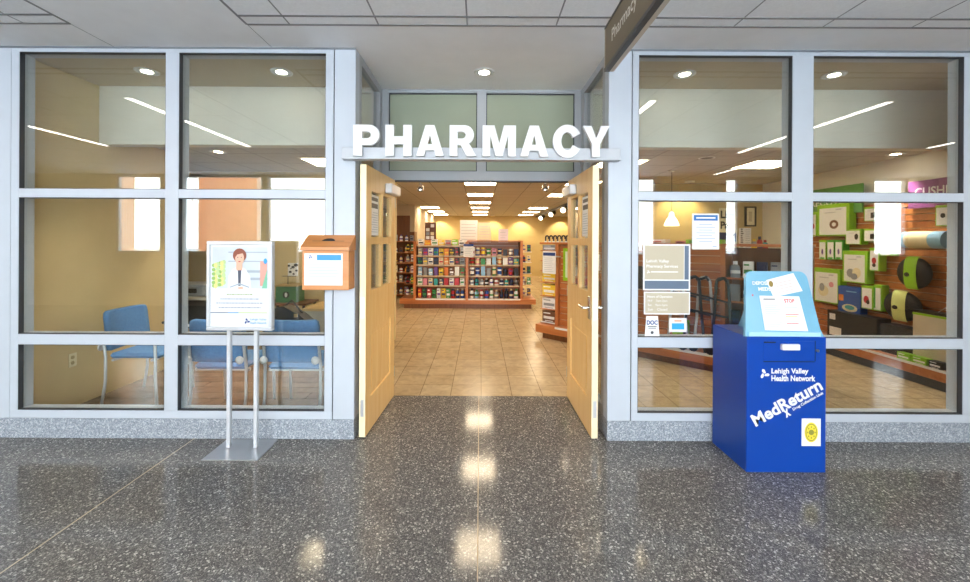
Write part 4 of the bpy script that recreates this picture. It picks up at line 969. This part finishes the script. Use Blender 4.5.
r = thing('poster', 'tall lime green edged poster on the diagonal display, just left of the right door', 'poster', loc4(.42, .09, .92), TH)
MB().box(-.11, .25, 0, .008, 0, .50).build('border', M_LIME, r, False); MB().box(-.07, .21, -.001, 0, .05, .45).build('sheet', mat('pale_green_card', '#d5e2c8', .5), r, False)
# canes standing in a row on the top
for k in range(6):
    r = thing('cane', 'black hooked cane handle standing on the diagonal display top, %s from the left' % nth[k], 'cane', loc4(-.02 + k * .075, .10, 1.51), TH, 'black cane handles on the display top')
    pts = [(0, 0, 0), (0, 0, .07)] + [(.028 - .028 * math.cos(t), 0, .075 + .028 * math.sin(t)) for t in [i * math.pi / 8 for i in range(0, 9)]] + [(.056, 0, .05)]
    MB().tube(pts, .012, 8).build('handle', M_BLACK, r, False)
    MB().cyl((0, 0, 0), (0, 0, .02), .02).build('collar', M_STEEL, r, False)
# products hung on the slats, near the door
kk_ = 0
for (x, z, w_, h_, c) in ((.85, 1.1, .16, .24, 'white'), (1.15, 1.12, .14, .22, 'grey'), (1.45, .9, .2, .3, 'black'), (1.0, .7, .18, .26, 'brown'), (1.35, .5, .2, .25, 'white'), (1.7, 1.05, .18, .3, 'white')):
    product('packet', c, w_, .05, h_, loc4(x, .075, z), '%s hanging pack on the diagonal slatwall, %s counting away from the right door' % (c, nth[kk_]), 'packs hung on the diagonal slatwall', rotz=TH); kk_ += 1
# walkers
def walker(x, yoff, label, m):
    r = thing('walking_frame', label, 'walker', loc4(x, yoff, .215), TH, 'folded walkers on the display base')
    for i, (dx, dy) in enumerate(((0, 0), (.30, 0))):
        s = MB(); pts = [(dx - .03, dy - .03, .0), (dx, dy, .45), (dx + .02, dy, .84)] + [(dx + .02 + .06 - .06 * math.cos(t), dy - .0, .84 + .06 * math.sin(t)) for t in [k * math.pi / 6 for k in range(1, 7)]] + [(dx + .16, dy + .01, .5), (dx + .20, dy + .02, .0)]
        s.tube(pts, .016); s.build('side_frame', m, r, False)
        s = MB(); s.tube([(dx + .035, dy, .875), (dx + .10, dy, .90), (dx + .13, dy, .86)], .019); s.build('grip', M_BLACK, r, False)
    s = MB(); s.tube([(.02, 0, .7), (.46, .01, .62)], .012); s.tube([(.01, 0, .5), (.44, .01, .45)], .012); s.build('cross_brace', M_DARK, r, False)
    for (a_, b2) in ((-.03, -.03), (.27, -.03)):
        s = MB(); s.lathe((a_, b2 - .015, .05), [(.05, 0), (.05, .03)], 18, 0, 'Y'); s.build('wheel', M_BLACK, r, False)
    return r
walker(1.93, -.03, 'chrome folded walker with a blue tag leaning on the diagonal display behind the glass', M_SILVER)
wk2 = walker(2.12, -.055, 'dark grey folded walker just right of the chrome one behind the glass', M_DARK)
r = tag(MB().box(0, .11, 0, .006, 0, .16).build('price_tag', PM['navy'], None, False), 'blue and white tag hanging on the chrome walker', 'tag'); r.location = loc4(2.00, -.075, .78); r.rotation_euler = (0, math.radians(20), TH)
MB().box(.008, .102, -.002, 0, .02, .06).build('white_panel', M_PAPER, r, False)
product('packet', 'lime green', .2, .05, .32, loc4(2.02, .07, .24), 'lime green pack standing behind the walkers', 'packs hung on the diagonal slatwall', rotz=TH)
# leaflets on the display top
for k, (x, c, w_) in enumerate(((1.55, 'white', .5), (2.25, 'lime green', .4), (1.98, 'pink', .12))):
    product('box', c, w_ if k != 2 else .1, .2, .05 if k != 2 else .03, loc4(x, .25, 1.51), '%s %s on the diagonal display top' % (c, ('stack of leaflets', 'long box', 'small pack')[k]), 'things on the diagonal display top', cat='box', rotz=TH)

# ------------------------------------------------------------------ pendant lamp, back wall pictures
X, Z = px(671.5, 226, 5.9)
r = thing('pendant_lamp', 'white bell-shaped pendant lamp hanging behind the right window', 'lamp', (X, 5.9, Z))
MB().lathe((X, 5.9, Z), [(.105, 0), (.10, .03), (.07, .10), (.04, .14), (.035, .19), (.012, .21)], 24).build('shade', emit('lit_shade', '#fff4e0', 1.6), r)
MB().cyl((X, 5.9, Z + .2), (X, 5.9, ZL), .004).build('cord', M_BLACK, r)
MB().lathe((X, 5.9, ZL - .02), [(.04, 0), (.05, .02)], 12).build('canopy', M_STEEL, r)
a, z1_ = px(745, 206.5, 7.28); b_, z0_ = px(756, 226.5, 7.28)
r = thing('picture_frame', 'black framed picture on the wall left of the cream column', 'picture', ((a + b_) / 2, 7.28, z0_))
s = MB(); t = .025; s.box(a, b_, 7.27, 7.3, z0_, z0_ + t).box(a, b_, 7.27, 7.3, z1_ - t, z1_).box(a, a + t, 7.27, 7.3, z0_ + t, z1_ - t).box(b_ - t, b_, 7.27, 7.3, z0_ + t, z1_ - t); s.build('frame', M_BLACK, r)
MB().box(a + t, b_ - t, 7.285, 7.299, z0_ + t, z1_ - t).build('picture', M_CREAM, r)
MB().box(a + .07, b_ - .07, 7.283, 7.285, z0_ + .09, z1_ - .09).build('print', M_TAUPE, r)
a, z1_ = px(719.5, 208, 7.28); b_, z0_ = px(736, 243, 7.28)
r = thing('poster', 'white poster with heavy black letters and a blue foot beside the white notice', 'poster', ((a + b_) / 2, 7.28, z0_))
MB().box(a, b_, 7.285, 7.3, z0_, z1_).build('sheet', M_CREAM, r)
pw = ((0, 7.284, 0), U, Wv); hh = z1_ - z0_
text('Life', a + .02, b_ - .03, z0_ + hh * .70, z0_ + hh * .93, pw, M_BLACK, r, ext=.001, bold=.04); text('Pain', a + .02, b_ - .03, z0_ + hh * .40, z0_ + hh * .62, pw, M_BLACK, r, ext=.001, bold=.04)
MB().box(a, b_, 7.28, 7.285, z0_ + .02, z0_ + hh * .3).build('blue_foot', PM['navy'], r)
a, z1_ = px(741, 228, 6.9); b_, z0_ = px(763, 253.5, 6.9)
r = thing('wall_shelf', 'white shelf with a leaflet board under the black framed picture', 'shelf', ((a + b_) / 2, 7.1, z0_))
MB().box(a, 4.98, 6.9, 7.3, z0_, z0_ + .03).build('shelf_board', M_PAPER, r)
r = thing('leaflet_board', 'white board printed with small grey columns on the white shelf', 'sign', (a + .1, 6.95, z0_ + .03))
MB().box(a, a + .2, 6.94, 6.96, z0_ + .03, z1_).build('panel', M_PAPER, r)
s = MB(); random.seed(3)
for k in range(10): s.box(a + .02, a + .03 + random.uniform(.02, .04), 6.937, 6.94, z0_ + .07 + k * .037, z0_ + .09 + k * .037); s.box(a + .10, a + .18, 6.937, 6.94, z0_ + .07 + k * .037, z0_ + .074 + k * .037)
s.build('print', M_DTXT, r)
for k, (c, h) in enumerate((('grey', .22), ('red', .26), ('teal', .2))): product('bottle', c, .09, .09, h, (a + .27 + .095 * k, 6.97, z0_ + .03), '%s bottle on the white shelf beside the leaflet board' % c, 'bottles on the white shelf')
s = MB(); a2, zt_ = px(743, 262, 6.4); b2, zb_ = px(752, 274, 6.4)
r = thing('counter', 'cream counter at the back of the right-hand room, under the white shelf', 'counter', (4.4, 6.6, 0))
MB().box(3.9, 5.05, 6.62, 7.25, 0, .98).build('body', M_CREAM, r); MB().box(3.87, 5.06, 6.59, 7.27, .98, 1.01).build('worktop', M_PAPER, r)
product('box', 'red', .16, .1, .24, (a2 + .18, 6.7, 1.01), 'red and white box on the cream counter behind the drop box', 'products on the counter')
product('bottle', 'grey', .08, .08, .2, (a2 + .34, 6.72, 1.01), 'grey bottle beside the red and white box on the cream counter', 'products on the counter')

# ------------------------------------------------------------------ slatwall on the right
rw = thing('slatwall_display', 'cherry slatwall with a wooden base along the right wall, full of green packs', 'display', (5.0, 4.9, 0))
SX = 5.06
s = MB(); n = 22; h = (2.03 - .23) / n
for i in range(n): s.box(SX, SX + .03, 3.40, 6.55, .23 + i * h + .006, .23 + (i + 1) * h - .006)
s.build('slat_panel', M_CHERRY, rw); MB().box(SX + .03, 5.098, 3.40, 6.55, .22, 2.05).build('backing', M_INS, rw)
MB().box(4.79, 5.09, 3.42, 6.5, 0, .10).build('plinth', M_DARK, rw); MB().box(4.76, 5.098, 3.40, 6.55, .10, .22, bev=.004).build('base_deck', M_CHERRY, rw)
MB().box(4.755, 4.76, 3.85, 6.5, .195, .222).build('price_strip', M_PAPER, rw)
def wallpos(x, y, X): 
    Y = X * F / (x - 480); yy = y - (x - 480) * .0053; return Y, CZ - (yy - 240) * Y / F
def hang(name, label, x0, x1, y0, y1, art, X=4.94, edge=M_LIME, cat='package', border=.04, dep=.10, group='green packs on the right slatwall'):
    Ya, za = wallpos(x0, y0, X); Yb, zb2 = wallpos(x1, y1, X); ym = (Ya + Yb) / 2; xm = (x0 + x1) / 2
    zt_ = wallpos(xm, y0, X)[1]; zb_ = wallpos(xm, y1, X)[1]
    w_ = Ya - Yb
    r = thing(name, label, cat, (X + dep / 2, ym, zb_), group=group)
    MB().box(X, X + dep, Yb, Ya, zb_, zt_, bev=.004).build('pack', edge, r)
    pl_ = ((X - .001, Ya, zb_), (0, -1, 0), (0, 0, 1)); h_ = zt_ - zb_
    fc = MB().poly(*pl_, [(border * w_ * 2, border * h_), (w_ * (1 - border * 2), border * h_), (w_ * (1 - border * 2), h_ * (1 - border * 3)), (border * w_ * 2, h_ * (1 - border * 3))], 0).build('card', M_PAPER, r)
    pl2 = ((X - .002, Ya, zb_), (0, -1, 0), (0, 0, 1))
    s = MB(); ms = []
    for (m, pts) in art:
        if m not in ms: ms.append(m)
        s.poly((pl2[0][0] - .0002 * len(s.f), Ya, zb_), (0, -1, 0), (0, 0, 1), [(a_ * w_, b_ * h_) for a_, b_ in pts], 0, ms.index(m))
    if art: s.build('print', ms, fc)
    MB().cyl((X + dep, ym, zt_ - .01), (SX, ym, zt_ - .01), .004).build('hook', M_STEEL, r)
    return r
G2 = M_GREENP; BRN = PM['brown']; skin = mat('pack_skin', '#c79a78', .5)
ring = lambda cx, cy_, r: [(BRN, ell(cx, cy_, r, r, 18)), (M_PAPER, ell(cx, cy_, r * .45, r * .45, 14))]
words = [(M_GREYTXT, [(.25, .72), (.6, .72), (.6, .75), (.25, .75)]), (M_GREYTXT, [(.6, .80), (.78, .80), (.78, .84), (.6, .84)])]
hang('product_pack', 'large lime green pack showing a brown ring cushion, top left of the right slatwall', 817, 849, 204, 236, ring(.55, .36, .14) + words)
hang('product_pack', 'narrow lime green pack with a red mark cut off by the mullion, top left', 808, 816.3, 212, 236, [(PM['red'], ell(.6, .4, .2, .12, 12))])
hang('product_pack', 'small lime green and white pack below the right corner of the ring cushion pack', 845, 861, 229, 244.5, [(M_BLACK, ell(.72, .5, .12, .2, 12))] + words)
for k in range(3):
    hang('product_pack', 'slim green and white pack, %s of three side by side under the ring cushion pack' % ('leftmost', 'middle', 'rightmost')[k], 819 + k * 8, 826 + k * 8.2, 240, 259.5, [(PM['purple'], ell(.5, .4, .15, .15, 10)), (G2, [(.2, .04), (.8, .04), (.8, .12), (.2, .12)])], edge=G2 if k else M_LIME)
hang('product_pack', 'large lime green pack showing grey cushions in the middle of the slatwall', 842.5, 867, 251, 283, [(PM['grey'], ell(.35, .3, .16, .14, 14)), (PM['cream'], ell(.6, .32, .18, .16, 14)), (PM['grey'], ell(.5, .2, .14, .1, 14))] + words)
hang('product_pack', 'green pack with a black product window near the top beside the bare slats', 863.5, 878, 207, 221, [(M_BLACK, [(.5, .2), (.85, .2), (.85, .6), (.5, .6)])] + words)
hang('product_pack', 'green pack with a black window, directly below the similar top one', 863.5, 877, 229, 241.5, [(M_BLACK, [(.5, .2), (.85, .2), (.85, .6), (.5, .6)])])
hang('product_pack', 'tall green pack showing a red and black figure right of the grey cushion pack', 869.5, 879, 248, 271, [(PM['red'], ell(.5, .45, .25, .14, 12)), (M_BLACK, ell(.5, .25, .2, .08, 12))])
hang('product_pack', 'lime green pack with a dark oval mark above the black round cushion', 880, 891, 238.5, 256, [(PM['navy'], ell(.55, .35, .25, .12, 12))])
hang('product_pack', 'large lime green pack showing a pale cushion, beside the drop box header', 813.5, 840, 268.5, 303, [(PM['cream'], ell(.4, .35, .2, .16, 14)), (PM['pink'], ell(.7, .55, .09, .08, 12)), (PM['grey'], ell(.35, .45, .1, .12, 14))] + words)
hang('product_pack', 'blue box picturing a white ring above the long black box', 838, 860.5, 286.5, 314, [(PM['blue'], [(.04, .02), (.96, .02), (.96, .98), (.04, .98)]), (PM['cream'], ell(.55, .22, .34, .14, 20)), (PM['teal'], ell(.55, .24, .22, .08, 20)), (PM['orange'], [(.05, .45), (.28, .45), (.28, .68), (.05, .68)]), (PM['light blue'], [(.4, .8), (.85, .8), (.85, .84), (.4, .84)])], edge=PM['blue'], group='boxed goods on the right slatwall')
hang('product_pack', 'lime green pack showing a dark red figure, just right of the blue box', 861.5, 873, 285.5, 309, [(PM['red'], ell(.45, .4, .24, .16, 12)), (M_BLACK, ell(.6, .3, .15, .1, 12))])
hang('product_pack', 'narrow green pack with white side just left of the strapped black cushion', 873.5, 881.5, 285, 311, [(G2, [(.1, .1), (.3, .1), (.3, .9), (.1, .9)])])
hang('product_pack', 'lime green pack with black and white picture at the far right top of the slatwall', 935, 951, 205, 226, [(M_BLACK, ell(.5, .5, .16, .12, 12))])
# cushions
def cushion(label, x0, x1, y0, y1, m, band, X=4.93):
    Ya, _ = wallpos(x0, y0, X); Yb, _ = wallpos(x1, y0, X); xm = (x0 + x1) / 2; zt_ = wallpos(xm, y0, X)[1]; zb_ = wallpos(xm, y1, X)[1]
    ym, zm, hw, hz = (Ya + Yb) / 2, (zt_ + zb_) / 2, (Ya - Yb) / 2, (zt_ - zb_) / 2
    r = thing('cushion', label, 'cushion', (X, ym, zb_), group='cushions on the right slatwall')
    s = MB(); s.T = Matrix.Translation((X + .03, ym, zm)) @ Matrix.Diagonal((.06, hw, hz, 1))
    s.lathe((0, 0, 0), [(.02, -1), (.55, -.92), (.85, -.6), (1, -.1), (1, .1), (.85, .6), (.55, .92), (.02, 1)], 24, 0, 'X'); s.build('body', m, r)
    s = MB(); s.T = Matrix.Translation((X + .03, ym, zm)) @ Matrix.Diagonal((1, 1, 1, 1))
    pts = [(.108, 0)]
    n = 12; v = []; 
    for i in range(n + 1):
        t = math.pi * i / n; cz_ = math.cos(t) * hz * 1.03; cx2 = -math.sin(t) ** .6 * .066 if 0 < i < n else 0
        v += [(cx2, hw * .30, cz_), (cx2, -hw * .42, cz_)]
    s.add(v, [(2 * i, 2 * i + 1, 2 * i + 3, 2 * i + 2) for i in range(n)]); bd = s.build('paper_band', band, r)
    s = MB(); s.T = Matrix.Translation((X + .03 - .069, ym, zm)); s.poly((0, 0, 0), (0, -1, 0), (0, 0, 1), ell(-.02 * 0 - hw * .1, -.02, hw * .16, hz * .14, 12), 0); s.build('mark', M_BLACK, bd)
    MB().cyl((X + .1, ym, zt_ - .03), (SX, ym, zt_ - .03), .004).build('hook', M_STEEL, r)
cushion('round black cushion with a lime green paper band, high on the right of the slatwall', 895, 930, 257, 289, PM['black'], M_LIME)
cushion('black strapped cushion with a lime and cream paper band below the round black one', 882, 920, 291, 321, PM['black'], mat('lime_cream', '#cfd98a', .5))
Ya, zt_ = wallpos(905, 231, 4.92); Yb, zb_ = wallpos(948, 250, 4.92)
r = thing('bolster', 'pale blue and cream rolled bolster at the upper right of the slatwall', 'cushion', (4.92, (Ya + Yb) / 2, 1.5))
zc_ = wallpos(930, 240, 4.92)[1]
MB().cyl((4.93, Ya, zc_), (4.93, Yb, zc_), .095, 24, 0).build('roll', PM['light blue'], r); MB().cyl((4.93, Ya - .06, zc_), (4.93, Ya - .30, zc_), .097, 24).build('sleeve', PM['cream'], r)
MB().cyl((4.93, (Ya + Yb) / 2, zc_ + .08), (SX, (Ya + Yb) / 2, zc_ + .08), .004).build('hook', M_STEEL, r)
# boxes on the deck
Ya, z1_ = wallpos(829, 313, 4.86); Yb, _ = wallpos(879, 313, 4.86)
r = thing('product_box', 'long black box with white labels on the right slatwall base', 'box', (4.9, (Ya + Yb) / 2, .22))
MB().box(4.84, 5.02, Yb, Ya, .22, .60, bev=.004).build('carton', PM['black'], r)
MB().box(4.838, 4.84, Ya - .22, Ya - .04, .27, .38).box(4.838, 4.84, Ya - .13, Ya - .04, .48, .56).build('label', M_PAPER, r)
r = tag(MB().box(4.86, 5.02, Yb - .42, Yb - .02, .22, .56, bev=.004).build('product_box', PM['black']), 'black carton just right of the long black box', 'box')
Ya, z1_ = wallpos(913, 309, 4.84)
r = thing('product_box', 'beige seat box with black lid at the right end of the slatwall base', 'box', (4.9, Ya - .35, .22))
MB().box(4.84, 4.98, Ya - .75, Ya, .22, z1_ - .03, bev=.004).build('carton', mat('beige_card', '#cfc6b2', .5), r)
MB().box(4.835, 4.985, Ya - .75, Ya, z1_ - .03, z1_, bev=.003).build('lid', PM['black'], r)
MB().box(4.838, 4.84, Ya - .75, Ya, z1_ - .055, z1_ - .032).build('lime_edge', M_LIME, r)
MB().poly((4.838, Ya, .5), (0, -1, 0), (0, 0, 1), ell(.50, .0, .10, .05, 14), 0).build('picture', PM['black'], r)
MB().tube([(4.9, Ya - .2, z1_), (4.9, Ya - .27, z1_ + .06), (4.9, Ya - .34, z1_)], .004).build('carry_loop', M_PAPER, r)
for k, (x0_, x1_, c) in enumerate(((900, 914, 'lime green'), (915, 931, 'lime green'), (932, 946, 'black'))):
    Ya, _ = wallpos(x0_, 340, 4.80); Yb, _ = wallpos(x1_, 340, 4.80)
    product('box', c, (Ya - Yb) * .9, .07, .075, (4.80, (Ya + Yb) / 2, .22), '%s low carton on the front edge of the slatwall base, %s from the left' % (c, nth[k]), 'low cartons on the slatwall base', rotz=math.radians(-90), band='white')
# header signs
def header(label, x0, x1, ytop, z0, m, word, tm):
    Ya = 5.0 * F / (x0 - 480); Yb = 5.0 * F / (x1 - 480); zt_ = wallpos(x1, ytop, 5.0)[1]
    r = thing('header_sign', label, 'sign', (5.0, (Ya + Yb) / 2, z0))
    MB().box(5.0, 5.02, Yb, Ya, z0, zt_).build('panel', m, r)
    for y in (Ya - .1, Yb + .1): MB().cyl((5.02, y, z0 + .03), (SX + .01, y, z0 + .03), .006).build('bracket', M_STEEL, r)
    w_ = Ya - Yb
    text(word, w_ * .1, w_ * .9, .13, .23, ((5.0, Ya, z0), (0, -1, 0), (0, 0, 1)), tm, r, ext=.002, bold=.02)
header('purple header sign reading CUSHIONS over the right end of the slatwall', 908, 985, 172, 1.93, mat('header_purple', '#8a4a86', .5), 'CUSHIONS', M_LET)
header('green header sign over the left end of the slatwall', 806, 862, 183, 1.93, mat('header_green', '#5d9a4c', .5), 'RECOVERY', M_LET)
